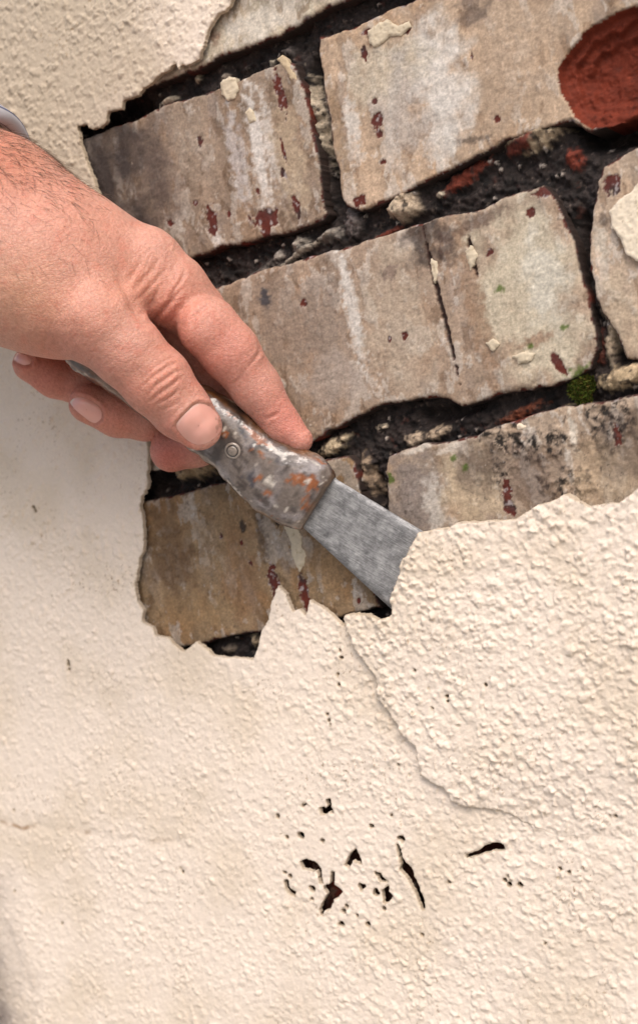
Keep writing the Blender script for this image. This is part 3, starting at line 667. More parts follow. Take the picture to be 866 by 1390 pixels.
# resample stations
def resample(pts, n):
    p = np.array(pts); s = np.r_[0, np.cumsum(np.linalg.norm(np.diff(p, axis=0), axis=1))]
    t = np.linspace(0, s[-1], n); return np.stack([np.interp(t, s, p[:, k]) for k in (0, 1)], -1)
ru, rl = resample(bl_u, 24), resample(bl_l, 24)
half = 0.45
for i in range(24):
    for j in range(nb):
        t = j / (nb - 1); p = ru[i] * (1 - t) + rl[i] * t
        ed = min(j, nb - 1 - j); z = half - (0.28 if ed == 0 else 0.0)
        z -= 0.25 * max(0, (i - 18) / 5)
        VB.append(TP(p[0], p[1], z)); CB.append((p[0] / 100, p[1] / 100, 0))
off = len(VB)
for i in range(24):
    for j in range(nb):
        t = j / (nb - 1); p = ru[i] * (1 - t) + rl[i] * t
        VB.append(TP(p[0], p[1], -half)); CB.append((p[0] / 100, p[1] / 100, 0))
g = lambda i, j: i * nb + j
for i in range(23):
    for j in range(nb - 1):
        FB.append((g(i, j), g(i, j + 1), g(i + 1, j + 1), g(i + 1, j)))
        FB.append((off + g(i, j), off + g(i + 1, j), off + g(i + 1, j + 1), off + g(i, j + 1)))
for i in range(23):
    FB.append((g(i, 0), g(i + 1, 0), off + g(i + 1, 0), off + g(i, 0))); FB.append((g(i, nb - 1), off + g(i, nb - 1), off + g(i + 1, nb - 1), g(i + 1, nb - 1)))
for j in range(nb - 1):
    FB.append((g(23, j), g(23, j + 1), off + g(23, j + 1), off + g(23, j))); FB.append((g(0, j), off + g(0, j), off + g(0, j + 1), g(0, j + 1)))
blade = link_s('blade', mesh_from('blade', VB, FB, np.array(CB), smooth=False), M_STEEL)
blade['label'] = 'flat grey scratched steel blade'

# handle
ST = [((457, 650), (413, 719), 2.6), ((456, 645), (406, 719), 4.2), ((446, 628), (397, 717), 6.2), ((428, 615), (383, 711), 7.2), ((405, 606), (365, 700), 7.6), ((380, 597), (345, 688), 7.8), ((355, 580), (322, 666), 7.6), ((330, 557), (300, 640), 7.3),
      ((308, 540), (277, 621), 7.2), ((287, 530), (252, 603), 7.2), ((256, 513), (220, 580), 7.4), ((213, 488), (180, 553), 7.8), ((175, 442), (142, 526), 8.4), ((140, 430), (112, 507), 7.8), ((112, 432), (95, 494), 6.0), ((98, 445), (86, 485), 3.4), ((92, 458), (86, 474), 0.8)]
sa = np.array([T2(*s[0]) for s in ST]); sb = np.array([T2(*s[1]) for s in ST]); st = np.array([s[2] for s in ST])
NS, NR = 150, 72
ss = np.r_[0, np.cumsum(np.linalg.norm(np.diff((sa + sb) / 2, axis=0), axis=1))]
def crom(x, xs, ys):                 # smooth interpolation through the stations
    y = np.interp(x, xs, ys); k = 3.0
    acc = np.zeros_like(x); wsum = 0
    for o, wgt in ((-k, .25), (0, .5), (k, .25)): acc += wgt * np.interp(x + o, xs, ys); wsum += wgt
    return acc / wsum
tt = np.r_[np.linspace(0, 6, 14)[:-1], np.linspace(6, ss[-1] - 5, NS - 30), np.linspace(ss[-1] - 5, ss[-1], 18)[1:]]; NS = len(tt)
A2 = np.stack([crom(tt, ss, sa[:, k]) for k in (0, 1)], -1); B2 = np.stack([crom(tt, ss, sb[:, k]) for k in (0, 1)], -1); TH = crom(tt, ss, st)
phi = np.linspace(0, 2 * math.pi, NR, endpoint=False)
cx = np.sign(np.cos(phi)) * np.abs(np.cos(phi)) ** 0.8; cy = np.sign(np.sin(phi)) * np.abs(np.sin(phi)) ** 0.9
HV = np.zeros((NS, NR, 3)); SU, SP = np.meshgrid(tt, phi * 10, indexing='ij')
dr = 0.42 * fbm(SU, SP, 11, 2, 601) + 0.10 * fbm(SU, SP, 3.0, 2, 602)
b1, v1 = cells(SU, SP, 5.0, 603); dr += 0.5 * np.clip(1 - (b1 / 0.55) ** 2, 0, 1) * (v1 > 0.6)     # blobs of set paint and varnish
for i in range(NS):
    c = (A2[i] + B2[i]) / 2; hw = (A2[i] - B2[i]) / 2; L = np.linalg.norm(hw); e = hw / max(L, 1e-6)
    k = min(1, TH[i] / 6)
    for j in range(NR):
        q = c + hw * cx[j] * (1 + dr[i, j] * k / max(L, 2)); HV[i, j] = TP(q[0], q[1], TH[i] * cy[j] * (1 + dr[i, j] * k / max(TH[i], 2)))
HF = []
for i in range(NS - 1):
    for j in range(NR):
        HF.append((i * NR + j, i * NR + (j + 1) % NR, (i + 1) * NR + (j + 1) % NR, (i + 1) * NR + j))
Vh = HV.reshape(-1, 3); caps = []
for e in (0, NS - 1):
    Vh = np.concatenate([Vh, HV[e].mean(0, keepdims=True)]); ci_ = len(Vh) - 1
    for j in range(NR):
        t_ = (e * NR + j, e * NR + (j + 1) % NR, ci_); caps.append(t_ if e else t_[::-1])
# colours of the crusted paint layers
n0 = fbm(SU, SP, 11, 4, 611); n1_ = fbm(SU, SP, 5, 4, 612); n2_ = fbm(SU, SP, 7, 4, 613); n3_ = fbm(SU, SP, 3.5, 4, 614)
hc = np.broadcast_to(lin((118, 106, 98)), SU.shape + (3,)).copy()
hc = mix(hc, lin((160, 152, 152)), sstep(-0.1, 0.5, fbm(SU / 1.6, SP, 9, 4, 618)) * 0.75)
hc = mix(hc, lin((62, 50, 44)), sstep(0.0, 0.4, fbm(SU / 1.5, SP, 6, 5, 612, 0.6)) * 0.9)
hc = mix(hc, lin((150, 84, 36)), sstep(0.36, 0.5, fbm(SU / 2.2, SP, 5, 5, 613, 0.6)) * 0.9)
hc = mix(hc, lin((58, 56, 64)), sstep(0.5, 0.75, fbm(SU, SP, 7, 3, 615)) * 0.85)
hc = mix(hc, lin((208, 198, 186)), sstep(0.5, 0.62, fbm(SU / 1.4, SP, 4.5, 5, 614, 0.65)) * 0.9)
hc = mix(hc, lin((156, 92, 70)), sstep(0.7, 0.85, fbm(SU / 2, SP, 4, 3, 616)) * 0.7)
hc = mix(hc, lin((74, 52, 34)), sstep(3.4, 1.4, SU + 0.5 * fbm(SU, SP, 4, 3, 619)) * 0.85)
# bare varnished wood on the side edge of the grip and towards the butt
side = np.abs(np.cos(phi))[None, :] ** 2
wood = sstep(0.62, 0.85, side + 0.10 * n1_) * sstep(4, 12, SU)
wood = np.maximum(wood, sstep(58, 72, SU) * 0.95 * sstep(-0.5, 0.1, n0 + 0.3))
wc = mix(np.broadcast_to(lin((112, 72, 36)), SU.shape + (3,)), lin((52, 36, 24)), sstep(-0.3, 0.5, fbm(SU / 4, SP, 3, 4, 617)))
hc = hc + (wc - hc) * (wood * 0.85)[..., None]
hcol = np.concatenate([hc.reshape(-1, 3), hc[0].mean(0, keepdims=True), hc[-1].mean(0, keepdims=True)])

def lacquer():
    m, nt, b = new_mat('paint-crusted varnished handle'); L = nt.links.new
    at = N(nt, 'ShaderNodeAttribute', attribute_name='Col'); geo = N(nt, 'ShaderNodeNewGeometry')
    n1 = noise(nt, 700, 6, 0.7, geo.outputs['Position']); r1 = ramp(nt, n1.outputs['Fac'], [(0.3, 0.6), (0.7, 1.25)])
    mx = N(nt, 'ShaderNodeMix', data_type='RGBA', blend_type='MULTIPLY'); mx.inputs[0].default_value = 1
    L(at.outputs['Color'], mx.inputs[6]); L(r1.outputs[0], mx.inputs[7]); L(mx.outputs[2], b.inputs['Base Color'])
    b.inputs['Roughness'].default_value = 0.32; b.inputs['Coat Weight'].default_value = 1.0; b.inputs['Coat Roughness'].default_value = 0.06
    n2 = noise(nt, 330, 3, 0.5, geo.outputs['Position'])
    bp = N(nt, 'ShaderNodeBump'); bp.inputs['Strength'].default_value = 0.4; bp.inputs['Distance'].default_value = 0.0008
    L(n2.outputs['Fac'], bp.inputs['Height']); L(bp.outputs[0], b.inputs['Normal']); L(bp.outputs[0], b.inputs['Coat Normal'])
    return m
M_LAC = lacquer()
handle = link_s('handle', mesh_from('handle', Vh, HF, hcol, caps), M_LAC)
handle['label'] = 'glossy handle crusted with old grey and orange paint'

# rivet: a domed pin with a ring round it, standing in the paint
def rivet(px, py, rad, parent):
    a, b = T2(px, py)
    # height of the handle surface there
    bvh = BVHTree.FromPolygons([Vector(v) for v in HV.reshape(-1, 3)], HF)
    r = ray(px, py); hit = bvh.ray_cast(Vector(CAM), Vector(r).normalized())
    p = np.array(hit[0]); n = np.array(hit[1]); n = n if n @ r < 0 else -n
    t1 = np.cross(n, UP); t1 /= np.linalg.norm(t1); t2 = np.cross(n, t1)
    prof = [(0.01, .75), (.45, .72), (.62, .6), (.72, .25), (.80, .28), (.92, .5), (1.04, .42), (1.15, .1), (1.2, -1.2)]
    V_, Q_, C_ = [], [], []
    for (rr, zz) in prof:
        for k in range(28):
            th = 2 * math.pi * k / 28
            V_.append(p + (t1 * math.cos(th) * rr * rad + t2 * math.sin(th) * rr * rad + n * zz * 0.9) / 1000)
            C_.append(lin((150, 138, 128)) if rr < .7 or rr > .9 else lin((52, 44, 40)))
    for i in range(len(prof) - 1):
        for k in range(28):
            Q_.append((i * 28 + k, i * 28 + (k + 1) % 28, (i + 1) * 28 + (k + 1) % 28, (i + 1) * 28 + k))
    return link_s('rivet', mesh_from('rivet', V_, Q_, np.array(C_)), M_LAC, parent)
rivet(316, 612, 2.6, scraper)

# ------------------------------------------------------------------ person: forearm and hand in one continuous surface
def S(px, py, h, rpx):
    p = P3(px, py, h); return (p, rpx / depth_scale(p))
CH = {
    'arm': [S(-420, 95, 80, 118), S(-140, 245, 76, 122), S(-22, 312, 70, 124), S(55, 358, 66, 112)],
    'palm': [S(20, 330, 58, 110), S(100, 350, 53, 78), S(192, 370, 43, 63)],
    'palm2': [S(20, 340, 50, 100), S(95, 350, 44, 70), S(150, 365, 38, 56)],
    'thenar': [S(30, 375, 70, 92), S(88, 405, 67, 74), S(130, 432, 66, 61)],
    'thumb': [S(130, 432, 67, 60), S(172, 476, 62, 48), S(214, 518, 55, 46), S(246, 556, 49, 39), S(270, 579, 45, 32)],
    'index': [S(283, 444, 38, 42), S(313, 478, 33, 39), S(348, 526, 26, 33), S(383, 577, 20, 25), S(406, 597, 18, 19)],
    'index_base': [S(192, 370, 43, 62), S(234, 393, 39, 47), S(266, 424, 33, 42)],
    'middle': [S(150, 360, 38, 52), S(228, 422, 26, 40), S(296, 488, 20, 36), S(296, 560, 15, 32), S(268, 602, 18, 30), S(233, 612, 22, 29)],
    'ring': [S(95, 350, 38, 50), S(175, 440, 26, 38), S(232, 530, 18, 34), S(198, 566, 24, 31), S(160, 563, 31, 29), S(121, 548, 37, 27)],
    'pinky': [S(40, 345, 38, 46), S(110, 430, 28, 36), S(140, 500, 24, 31), S(110, 520, 29, 28), S(76, 512, 35, 27), S(43, 494, 41, 25)],
}
ARM_END = CH['arm'][0]
allp = np.array([p for c in CH.values() for p, r in c]); rmax = 0.036
lo = allp.min(0) - rmax - 0.004; hi = allp.max(0) + rmax + 0.004
VX = 0.0010
gx = [np.arange(lo[k], hi[k], VX) for k in range(3)]
shape = tuple(len(g_) for g_ in gx)
def seg_sd(pts_, a, ra, b, rb):
    ba = b - a; L = float(ba @ ba); pa = pts_ - a
    t = np.clip((pa @ ba) / L, 0, 1)
    return np.sqrt(((pa - t[..., None] * ba) ** 2).sum(-1)) - (ra + (rb - ra) * t)
def smin(a, b, k):
    hh = np.clip(0.5 + 0.5 * (b - a) / k, 0, 1)
    return b + (a - b) * hh - k * hh * (1 - hh)
BIG = 0.03
def chain_field(chain, k):
    F = np.full(shape, BIG, np.float32)
    for (a, ra), (b, rb) in zip(chain[:-1], chain[1:]):
        l = np.minimum(a - ra, b - rb) - 0.012; h_ = np.maximum(a + ra, b + rb) + 0.012
        sl_ = tuple(slice(max(0, int((l[q] - lo[q]) / VX)), min(shape[q], int((h_[q] - lo[q]) / VX) + 2)) for q in range(3))
        if any(s_.stop <= s_.start for s_ in sl_): continue
        G = np.stack(np.meshgrid(gx[0][sl_[0]], gx[1][sl_[1]], gx[2][sl_[2]], indexing='ij'), -1)
        F[sl_] = smin(F[sl_], seg_sd(G, a, ra, b, rb).astype(np.float32), k)
    return F
mm = 0.001
body = chain_field(CH['arm'], 10 * mm)
for n_ in ('palm', 'palm2', 'thenar'): body = smin(body, chain_field(CH[n_], 6 * mm), 12 * mm)
thumb_f = chain_field(CH['thumb'], 3 * mm); index_f = chain_field(CH['index'], 2.5 * mm)
body = smin(body, thumb_f, 3.5 * mm)
index_f = smin(index_f, chain_field(CH['index_base'], 3 * mm), 1.6 * mm)
body = smin(body, index_f, 2.2 * mm)
rest = np.minimum(np.minimum(chain_field(CH['middle'], 3 * mm), chain_field(CH['ring'], 3 * mm)), chain_field(CH['pinky'], 3 * mm))
body = smin(body, rest, 1.2 * mm)

def surface_nets(F):
    s = F < 0
    nx, ny, nz = F.shape
    cnt = np.zeros((nx - 1, ny - 1, nz - 1), np.int8)
    for dx in (0, 1):
        for dy in (0, 1):
            for dz in (0, 1):
                cnt += s[dx:nx - 1 + dx, dy:ny - 1 + dy, dz:nz - 1 + dz]
    act = (cnt > 0) & (cnt < 8)
    I = np.argwhere(act); idx = np.full(act.shape, -1, np.int64); idx[act] = np.arange(len(I))
    acc = np.zeros((len(I), 3)); num = np.zeros(len(I))
    for ax in range(3):
        o1, o2 = [k for k in range(3) if k != ax]
        for d1 in (0, 1):
            for d2 in (0, 1):
                a = I.copy(); a[:, o1] += d1; a[:, o2] += d2; b = a.copy(); b[:, ax] += 1
                fa = F[tuple(a.T)]; fb = F[tuple(b.T)]; m = (fa < 0) != (fb < 0)
                t = np.where(m, fa / np.where(m, fa - fb, 1), 0)
                p = a.astype(float); p[:, ax] += t
                acc[m] += p[m]; num[m] += 1
    verts = acc / num[:, None]
    quads = []
    for ax in range(3):
        o1, o2 = (ax + 1) % 3, (ax + 2) % 3
        sl0 = [slice(None)] * 3; sl1 = [slice(None)] * 3; sl0[ax] = slice(0, -1); sl1[ax] = slice(1, None)
        ch = s[tuple(sl0)] != s[tuple(sl1)]
        E = np.argwhere(ch); E = E[(E[:, o1] > 0) & (E[:, o2] > 0) & (E[:, o1] < F.shape[o1] - 1) & (E[:, o2] < F.shape[o2] - 1)]
        def cid(d1, d2):
            c = E.copy(); c[:, o1] -= d1; c[:, o2] -= d2; return idx[tuple(c.T)]
        q = np.stack([cid(1, 1), cid(0, 1), cid(0, 0), cid(1, 0)], -1)
        inside_first = s[tuple(E.T)]
        q[~inside_first] = q[~inside_first][:, ::-1]
        quads.append(q)
    q = np.concatenate(quads); q = q[(q >= 0).all(1)]
    return verts, q
hv, hq = surface_nets(body)
hv = hv * VX + lo
# relax the voxel steps a little
def relax(v, q, it, lam=0.5):
    e = np.concatenate([q[:, [0, 1]], q[:, [1, 2]], q[:, [2, 3]], q[:, [3, 0]]]); e = np.concatenate([e, e[:, ::-1]])
    deg = np.bincount(e[:, 0], minlength=len(v))[:, None]
    for k in range(it):
        for l_ in (lam, -lam * 1.02):
            s_ = np.stack([np.bincount(e[:, 0], v[e[:, 1], k2], minlength=len(v)) for k2 in range(3)], -1)
            v = v + l_ * (s_ / np.maximum(deg, 1) - v)
    return v
hv = relax(hv, hq, 6)
def subdivide(v, q):                   # every quad into four
    n = len(v)
    e = np.sort(np.stack([q, np.roll(q, -1, 1)], -1).reshape(-1, 2), 1)
    ue, inv = np.unique(e[:, 0].astype(np.int64) * n + e[:, 1], return_inverse=True)
    em = (v[ue // n] + v[ue % n]) / 2; fm_ = v[q].mean(1)
    ei = n + inv.reshape(-1, 4); fi = n + len(ue) + np.arange(len(q))
    out_ = [np.stack([q[:, k], ei[:, k], fi, ei[:, (k + 3) % 4]], -1) for k in range(4)]
    return np.concatenate([v, em, fm_]), np.concatenate(out_)
co, hq2 = subdivide(hv, hq)
co = relax(co, hq2, 3)
nv = len(co)
fn = np.cross(co[hq2[:, 2]] - co[hq2[:, 0]], co[hq2[:, 3]] - co[hq2[:, 1]])
no = np.stack([np.bincount(hq2.ravel(), np.repeat(fn[:, k], 4), minlength=nv) for k in range(3)], -1)
no /= np.maximum(np.linalg.norm(no, axis=1, keepdims=True), 1e-12)
if ((no * (co - co.mean(0))).sum(1)).mean() < 0: no = -no; hq2 = hq2[:, ::-1]

# creases, tendons and folds as relief on the surface (front-facing skin only)
hx, hy = project(co)
view = CAM - co; view /= np.linalg.norm(view, axis=1, keepdims=True)
front = np.clip((no * view).sum(1) * 3, 0, 1)
hh = -co[:, 1] * 1000
def polydist(pts):
    d = np.full(nv, 1e9); tp = np.zeros(nv); n_ = len(pts) - 1
    for k_, ((ax, ay), (bx, by)) in enumerate(zip(pts[:-1], pts[1:])):
        ex, ey = bx - ax, by - ay; t = np.clip(((hx - ax) * ex + (hy - ay) * ey) / (ex * ex + ey * ey), 0, 1)
        dn = np.hypot(hx - ax - t * ex, hy - ay - t * ey); tp = np.where(dn < d, (k_ + t) / n_, tp); d = np.minimum(d, dn)
    return d, tp
disp = np.zeros(nv)
jit = 1.3 * fbm(hx, hy, 14, 3, 702)
def crease(pts, depth, wd, hmin=-99, hmax=999, bulge=0.35):
    d, tp = polydist(pts); d = np.abs(d + jit * min(1, wd / 2.5)); m = front * np.sin(np.clip(tp, 0, 1) * math.pi) ** 0.7 * (hh > hmin) * (hh < hmax)
    global disp
    disp += m * (-depth * np.exp(-(d / wd) ** 2) + bulge * depth * np.exp(-((d - 2.2 * wd) / (1.3 * wd)) ** 2))
c3 = lambda pts: [(160 + x * .3233, 300 + y * .3233) for x, y in pts]
# thumb knuckle wrinkles
crease(c3([(95, 705), (140, 660), (190, 625), (230, 600), (255, 598)]), .38, 2.0)
crease(c3([(120, 735), (160, 690), (205, 660), (245, 632), (272, 625)]), .50, 2.2)
crease(c3([(128, 765), (170, 728), (215, 700), (255, 668), (278, 645)]), .50, 2.2)
crease(c3([(150, 775), (200, 752), (240, 728), (262, 700)]), .40, 2.0)
crease(c3([(90, 680), (150, 620), (200, 585), (235, 570)]), .22, 1.8)
crease(c3([(170, 800), (215, 785), (255, 762)]), .22, 1.8)
# folds between thumb web and index
crease(c3([(0, 190), (30, 250), (60, 320), (85, 375), (120, 430)]), .6, 5.0)
crease(c3([(60, 300), (90, 260), (150, 200), (180, 140)]), .35, 3.0); crease(c3([(75, 345), (110, 300), (160, 250), (215, 190)]), .35, 2.6); crease(c3([(40, 262), (70, 215), (110, 150)]), .3, 3.0)
crease(c3([(120, 435), (180, 385), (230, 330), (270, 280)]), .8, 3.2, bulge=.5)
crease(c3([(205, 345), (240, 335), (275, 325)]), .25, 1.6); crease(c3([(210, 330), (230, 300), (262, 262), (290, 215)]), .35, 2.2)
crease(c3([(95, 400), (150, 330), (190, 250)]), .3, 2.6)
crease(c3([(305, 450), (318, 410), (345, 375), (390, 345)]), .7, 3.2, bulge=.6)
# index joints
crease(c3([(520, 640), (560, 600), (590, 560), (600, 520), (585, 480)]), .35, 2.2); crease(c3([(575, 575), (610, 545), (640, 560)]), .18, 1.6)
crease(c3([(615, 835), (650, 820), (690, 800)]), .35, 2.2)
crease(c3([(480, 690), (520, 650)]), .2, 2.0)
# wrist and back of hand
c1 = lambda pts: [(x * .508, 120 + y * .508) for x, y in pts]
crease(c1([(125, 640), (120, 700), (150, 720)]), .30, 3.0); crease(c1([(300, 470), (330, 520), (360, 590), (390, 640)]), .3, 5.0)
for k in range(7):
    x0 = 395 + 16 * k; crease(c1([(x0 - 20, 560 - 18 * k), (x0 - 5, 480 - 14 * k), (x0 + 15, 430 - 4 * k)]), .10, 1.5)
crease(c1([(440, 580), (480, 520), (500, 470)]), .2, 2.0)
# soft masses: thenar, tendon and knuckle bumps
def bump(px, py, r, a, hmin=-99):
    global disp
    disp += a * front * (hh > hmin) * np.exp(-((hx - px) ** 2 + (hy - py) ** 2) / (2 * r * r))
bump(232, 335, 15, .7); bump(118, 432, 20, 1.0); bump(40, 300, 30, .6); bump(150, 300, 20, .5); bump(222, 430, 16, .7); bump(275, 460, 14, .8)
bump(75, 470, 12, -.5); bump(162, 388, 13, -1.4); bump(182, 418, 10, -1.0); bump(196, 392, 12, .7); bump(140, 450, 14, .6); bump(355, 545, 10, .3); bump(398, 590, 10, .4); bump(95, 380, 25, -.5); bump(20, 400, 25, .5)
disp += front * (0.30 * fbm(hx, hy, 60, 3, 711) + 0.05 * fbm(hx, hy, 12, 3, 712))
# fine skin lines, running mostly across the thumb and back of the hand
sk = fbm((hx + hy) / 1.0, (hx - hy) / 2.6, 7, 3, 715)
disp += front * (0.085 * sk + 0.045 * fbm((hx - hy) / 1.0, (hx + hy) / 2.2, 5, 3, 716))
# nails: sunken beds
NAILS = [([(238, 578), (245, 568), (254, 559), (262, 551), (270, 547), (283, 550), (292, 558), (299, 568), (302, 580), (297, 590), (289, 597), (278, 603), (267, 604), (256, 599), (247, 591)], 45, (270, 578)),
         ([(95, 546), (101, 540), (110, 539), (122, 543), (134, 551), (139, 560), (138, 569), (130, 575), (122, 572), (112, 564), (102, 556)], 33, (118, 556)),
         ([(14, 476), (20, 472), (30, 472), (40, 478), (44, 487), (42, 494), (33, 496), (24, 492), (17, 486)], 38, (29, 484))]
for poly, hm, c in NAILS:
    sdn = poly_sd(hx, hy, poly); m = front * (np.abs(hh - hm) < 22)
    disp += m * (-0.45 * np.exp(-(np.abs(sdn) / 2.0) ** 2) + 0.45 * np.exp(-((sdn - 5.0) / 3.0) ** 2) - 0.45 * sstep(1, -4, sdn))
co = co + no * (disp * mm)[:, None]

# skin colour: redder knuckles and wrist, paler pads
sc_ = np.broadcast_to(lin((212, 160, 142)), (nv, 3)).copy()
def sblob(px, py, r, colr, st):
    global sc_
    m = np.exp(-((hx - px) ** 2 + (hy - py) ** 2) / (2 * r * r)) * st
    sc_ = sc_ + (lin(colr) - sc_) * m[:, None]
for a in ((10, 225, 45, (204, 132, 104), .65), (-60, 200, 60, (204, 130, 102), .65), (95, 430, 40, (222, 158, 134), .5), (215, 520, 28, (216, 146, 122), .5), (305, 480, 40, (220, 140, 122), .6), (390, 570, 34, (222, 140, 124), .7), (230, 620, 28, (204, 116, 100), .9),
          (60, 505, 45, (206, 124, 104), .8), (150, 565, 45, (212, 132, 108), .7), (240, 400, 40, (220, 150, 126), .5), (20, 400, 50, (220, 166, 132), .6), (230, 430, 20, (218, 136, 116), .6), (110, 300, 60, (220, 156, 132), .5), (190, 380, 24, (214, 146, 120), .5)):
    sblob(*a)
sc_ *= np.array([0.90, 0.93, 0.95]); sc_ *= (1 + 0.09 * fbm(hx, hy, 34, 4, 721) + 0.05 * fbm(hx, hy, 6, 3, 722))[:, None]
rd = sstep(0.1, 0.8, fbm(hx, hy, 22, 4, 723)) * 0.30
sc_ = sc_ + (lin((206, 124, 104)) - sc_) * rd[:, None]

def skin():
    m, nt, b = new_mat('skin'); L = nt.links.new
    at = N(nt, 'ShaderNodeAttribute', attribute_name='Col'); geo = N(nt, 'ShaderNodeNewGeometry')
    n1 = noise(nt, 900, 5, 0.6, geo.outputs['Position']); r1 = ramp(nt, n1.outputs['Fac'], [(0.3, (0.82, 0.74, 0.72)), (0.7, (1.08, 1.08, 1.08))])
    mx = N(nt, 'ShaderNodeMix', data_type='RGBA', blend_type='MULTIPLY'); mx.inputs[0].default_value = 1
    L(at.outputs['Color'], mx.inputs[6]); L(r1.outputs[0], mx.inputs[7]); L(mx.outputs[2], b.inputs['Base Color'])
    b.inputs['Subsurface Weight'].default_value = 0.35; b.inputs['Subsurface Radius'].default_value = (1.0, 0.35, 0.2); b.inputs['Subsurface Scale'].default_value = 0.003
    b.inputs['Roughness'].default_value = 0.48; b.inputs['Specular IOR Level'].default_value = 0.4
    v = N(nt, 'ShaderNodeTexVoronoi', feature='DISTANCE_TO_EDGE'); v.inputs['Scale'].default_value = 950
    nz = noise(nt, 300, 3, 0.6, geo.outputs['Position'])
    mp = N(nt, 'ShaderNodeMapping'); mp.inputs['Rotation'].default_value = (0.3, 0.5, 0.6); mp.inputs['Scale'].default_value = (1, 0.55, 1.0)
    L(geo.outputs['Position'], mp.inputs[0]); L(mp.outputs[0], v.inputs['Vector'])
    rv = ramp(nt, v.outputs['Distance'], [(0.0, 0.0), (0.18, 1.0)])
    ad = N(nt, 'ShaderNodeMath', operation='ADD'); L(rv.outputs[0], ad.inputs[0]); L(nz.outputs['Fac'], ad.inputs[1])
    bp = N(nt, 'ShaderNodeBump'); bp.inputs['Strength'].default_value = 0.42; bp.inputs['Distance'].default_value = 0.00026
    L(ad.outputs[0], bp.inputs['Height']); L(bp.outputs[0], b.inputs['Normal'])
    return m
M_SKIN = skin()
person = tag(empty('person', tuple(ARM_END[0])), 'bare hand of a person in a grey striped sleeve, gripping the scraper handle', 'person')
def link_p(name, me, mat, parent=person):
    o = link(name, me, mat, parent); o.matrix_parent_inverse = Matrix.Translation(-Vector(tuple(ARM_END[0]))); return o
hand = link_p('hand', mesh_from('hand', co, hq2, sc_), M_SKIN)

# nails
def nail_mat():
    m, nt, b = new_mat('finger nail')
    at = N(nt, 'ShaderNodeAttribute', attribute_name='Col'); nt.links.new(at.outputs['Color'], b.inputs['Base Color'])
    b.inputs['Roughness'].default_value = 0.24; b.inputs['Coat Weight'].default_value = 0.5; b.inputs['Coat Roughness'].default_value = 0.15; b.inputs['Subsurface Weight'].default_value = 0.2; b.inputs['Subsurface Scale'].default_value = 0.002
    b.inputs['Subsurface Radius'].default_value = (1, .4, .3)
    return m
M_NAIL = nail_mat()
hbvh = BVHTree.FromPolygons([Vector(v) for v in co], hq2.tolist())
NAXIS = [((238, 548), (290, 600)), ((138, 562), (95, 546)), ((44, 487), (14, 474))]
for (poly, hm, c), (pa, pb) in zip(NAILS, NAXIS):
    poly = np.array(poly, float); n = len(poly); rings = 9
    # resample the outline smoothly
    kk = 40; s_ = np.linspace(0, n, kk, endpoint=False); i0 = s_.astype(int) % n; f_ = (s_ - np.floor(s_))[:, None]
    out = poly[i0] * (1 - f_) + poly[(i0 + 1) % n] * f_
    out = (np.roll(out, 1, 0) + 2 * out + np.roll(out, -1, 0)) / 4
    P_, C_, Q_, PRAW = [], [], [], []
    ax = np.array(pb, float) - np.array(pa); axl = np.linalg.norm(ax); ax /= axl
    for r_ in range(rings):
        t = r_ / (rings - 1)
        for k in range(kk):
            q = np.array(c) + (out[k] - np.array(c)) * (0.03 + 0.97 * t)
            rr = Vector(ray(*q)).normalized(); hit = hbvh.ray_cast(Vector(CAM), rr)
            p = np.array(hit[0]) if hit[0] else None
            if p is None or (r_ and np.linalg.norm(p - PRAW[-kk]) > 0.0022):          # slipped off the finger: stay beside the inner ring
                p = PRAW[-kk].copy()
            PRAW.append(p)
            lift = 0.75 * (1 - t ** 8) + 0.12 * t ** 8
            P_.append(p - np.array(rr) * lift * mm)
            along = float((q - np.array(pa)) @ ax) / axl
            base = lin((230, 172, 158)); cc = base
            if along > 0.93 and hm != 45: cc = lin((222, 204, 180))
            if hm == 45 and along < 0.30: cc = base + (lin((238, 206, 194)) - base) * 0.7
            C_.append(cc)
    P_ = np.array(P_).reshape(rings, kk, 3)
    for it in range(6):                                  # take the knuckle relief out of the plate
        Q2 = P_.copy(); Q2[1:-1] = (P_[1:-1] * 2 + P_[:-2] + P_[2:] + np.roll(P_[1:-1], 1, 1) + np.roll(P_[1:-1], -1, 1)) / 6
        P_ = Q2
    for i in range(rings - 1):
        for k in range(kk):
            Q_.append((i * kk + k, (i + 1) * kk + k, (i + 1) * kk + (k + 1) % kk, i * kk + (k + 1) % kk))
    link_p('nail', mesh_from('nail', P_.reshape(-1, 3), Q_, np.array(C_)), M_NAIL)

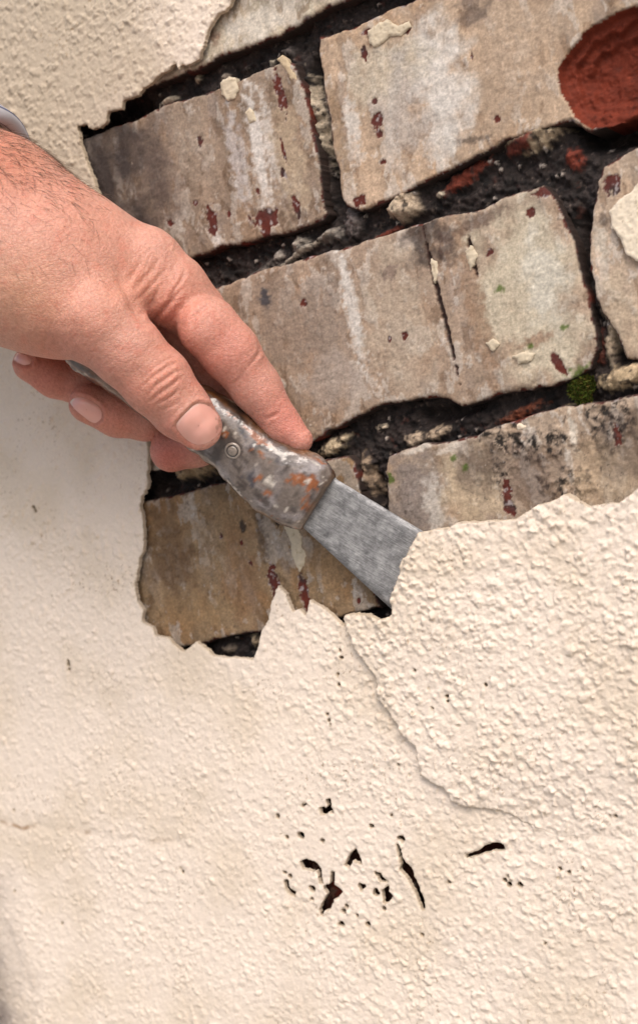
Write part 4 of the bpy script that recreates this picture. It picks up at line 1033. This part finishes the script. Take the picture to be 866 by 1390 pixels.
# hair on wrist and forearm
HVs, HQs = [], []
cand = np.nonzero((hx > -60) & (hx < 150) & (hy > 150) & (hy < 400) & ((no * view).sum(1) > -0.15))[0]
wgt = np.exp(-((hy[cand] - (195 + 0.62 * hx[cand])) / 55.0) ** 2) * sstep(165, 40, hx[cand]) + 0.03
cand = rng.choice(cand, 900, p=wgt / wgt.sum())
armd = CH['arm'][2][0] - CH['arm'][1][0]; armd /= np.linalg.norm(armd)
for i in cand:
    p = co[i]; n = no[i]; t = armd - n * (armd @ n); t /= np.linalg.norm(t)
    s_ = np.cross(n, t)
    d = t * rng.uniform(.5, 1.1) + n * rng.uniform(.15, .55) + s_ * rng.normal(0, .45); d /= np.linalg.norm(d)
    L = rng.uniform(3.5, 9.0) * mm; w_ = rng.uniform(.045, .075) * mm; curl = rng.normal(0, .35)
    base = len(HVs)
    for k in range(6):
        f_ = k / 5; q = p + d * L * f_ + (s_ * curl - n * .28) * L * f_ * f_
        r_ = w_ * (1 - .8 * f_)
        for th in (0, 2.094, 4.188): HVs.append(q + (s_ * math.cos(th) + n * math.sin(th)) * r_)
    for k in range(5):
        for j in range(3):
            a = base + k * 3 + j; b = base + k * 3 + (j + 1) % 3
            HQs.append((a, b, b + 3, a + 3))
hm_, hnt, hb = new_mat('dark body hair'); hb.inputs['Base Color'].default_value = (0.10, 0.055, 0.03, 1); hb.inputs['Roughness'].default_value = 0.45
hair = link_p('arm_hair', mesh_from('arm_hair', np.array(HVs), HQs), hm_); hair['kind'] = 'stuff'

# sleeve
def sleeve():
    m, nt, b = new_mat('grey striped cotton'); L = nt.links.new
    at = N(nt, 'ShaderNodeAttribute', attribute_name='Col')
    sp = N(nt, 'ShaderNodeSeparateColor'); L(at.outputs['Color'], sp.inputs[0])
    wv = N(nt, 'ShaderNodeMath', operation='SINE'); ml = N(nt, 'ShaderNodeMath', operation='MULTIPLY'); ml.inputs[1].default_value = 620.0
    L(sp.outputs[0], ml.inputs[0]); L(ml.outputs[0], wv.inputs[0])
    r = ramp(nt, wv.outputs[0], [(0.45, (0.46, 0.46, 0.49)), (0.75, (0.10, 0.11, 0.18))]); L(r.outputs[0], b.inputs['Base Color'])
    b.inputs['Roughness'].default_value = 0.95
    n = noise(nt, 1500, 3); bp = N(nt, 'ShaderNodeBump'); bp.inputs['Strength'].default_value = 0.4; bp.inputs['Distance'].default_value = 0.0004
    L(n.outputs['Fac'], bp.inputs['Height']); L(bp.outputs[0], b.inputs['Normal'])
    return m
aA, rA = CH['arm'][0]; aB, rB = CH['arm'][2]
axv = aB - aA; axL = np.linalg.norm(axv); axv /= axL
e1 = np.cross(axv, [0, 0, 1.0]); e1 /= np.linalg.norm(e1); e2 = np.cross(e1, axv)
cam_dir = CAM - aB; cam_dir /= np.linalg.norm(cam_dir)
SV, SQ, SC = [], [], []
ring_s = [(-0.19, 1.26, 0), (-0.10, 1.22, 0), (-0.05, 1.19, 0), (-0.03, 1.20, 0), (-0.012, 1.17, 0), (-0.006, 1.18, 0), (-0.001, 1.17, 0), (0.0008, 1.13, 0), (0.0, 1.08, 0), (-0.004, 1.06, 0), (-0.05, 1.06, 0)]
kk = 96
for (s0, rr, _) in ring_s:
    for k in range(kk):
        th = 2 * math.pi * k / kk; dv = e1 * math.cos(th) + e2 * math.sin(th)
        front_ = max(0.0, float(dv @ cam_dir))
        along = axL - 0.015 + s0 - 0.030 * front_
        wr = 1 + 0.02 * math.sin(3 * th + s0 * 90) + 0.012 * math.sin(7 * th - s0 * 160)
        rad = (rA + (rB - rA) * min(1.0, along / axL)) * (1 + (rr - 1) * 1.75) * wr
        SV.append(aA + axv * along + dv * rad); SC.append((s0 * 4.5 + 1 + 0.0, th / 6.3, 0))
for i in range(len(ring_s) - 1):
    for k in range(kk):
        SQ.append((i * kk + k, i * kk + (k + 1) % kk, (i + 1) * kk + (k + 1) % kk, (i + 1) * kk + k))
link_p('sleeve', mesh_from('sleeve', SV, SQ, np.array(SC)), sleeve())
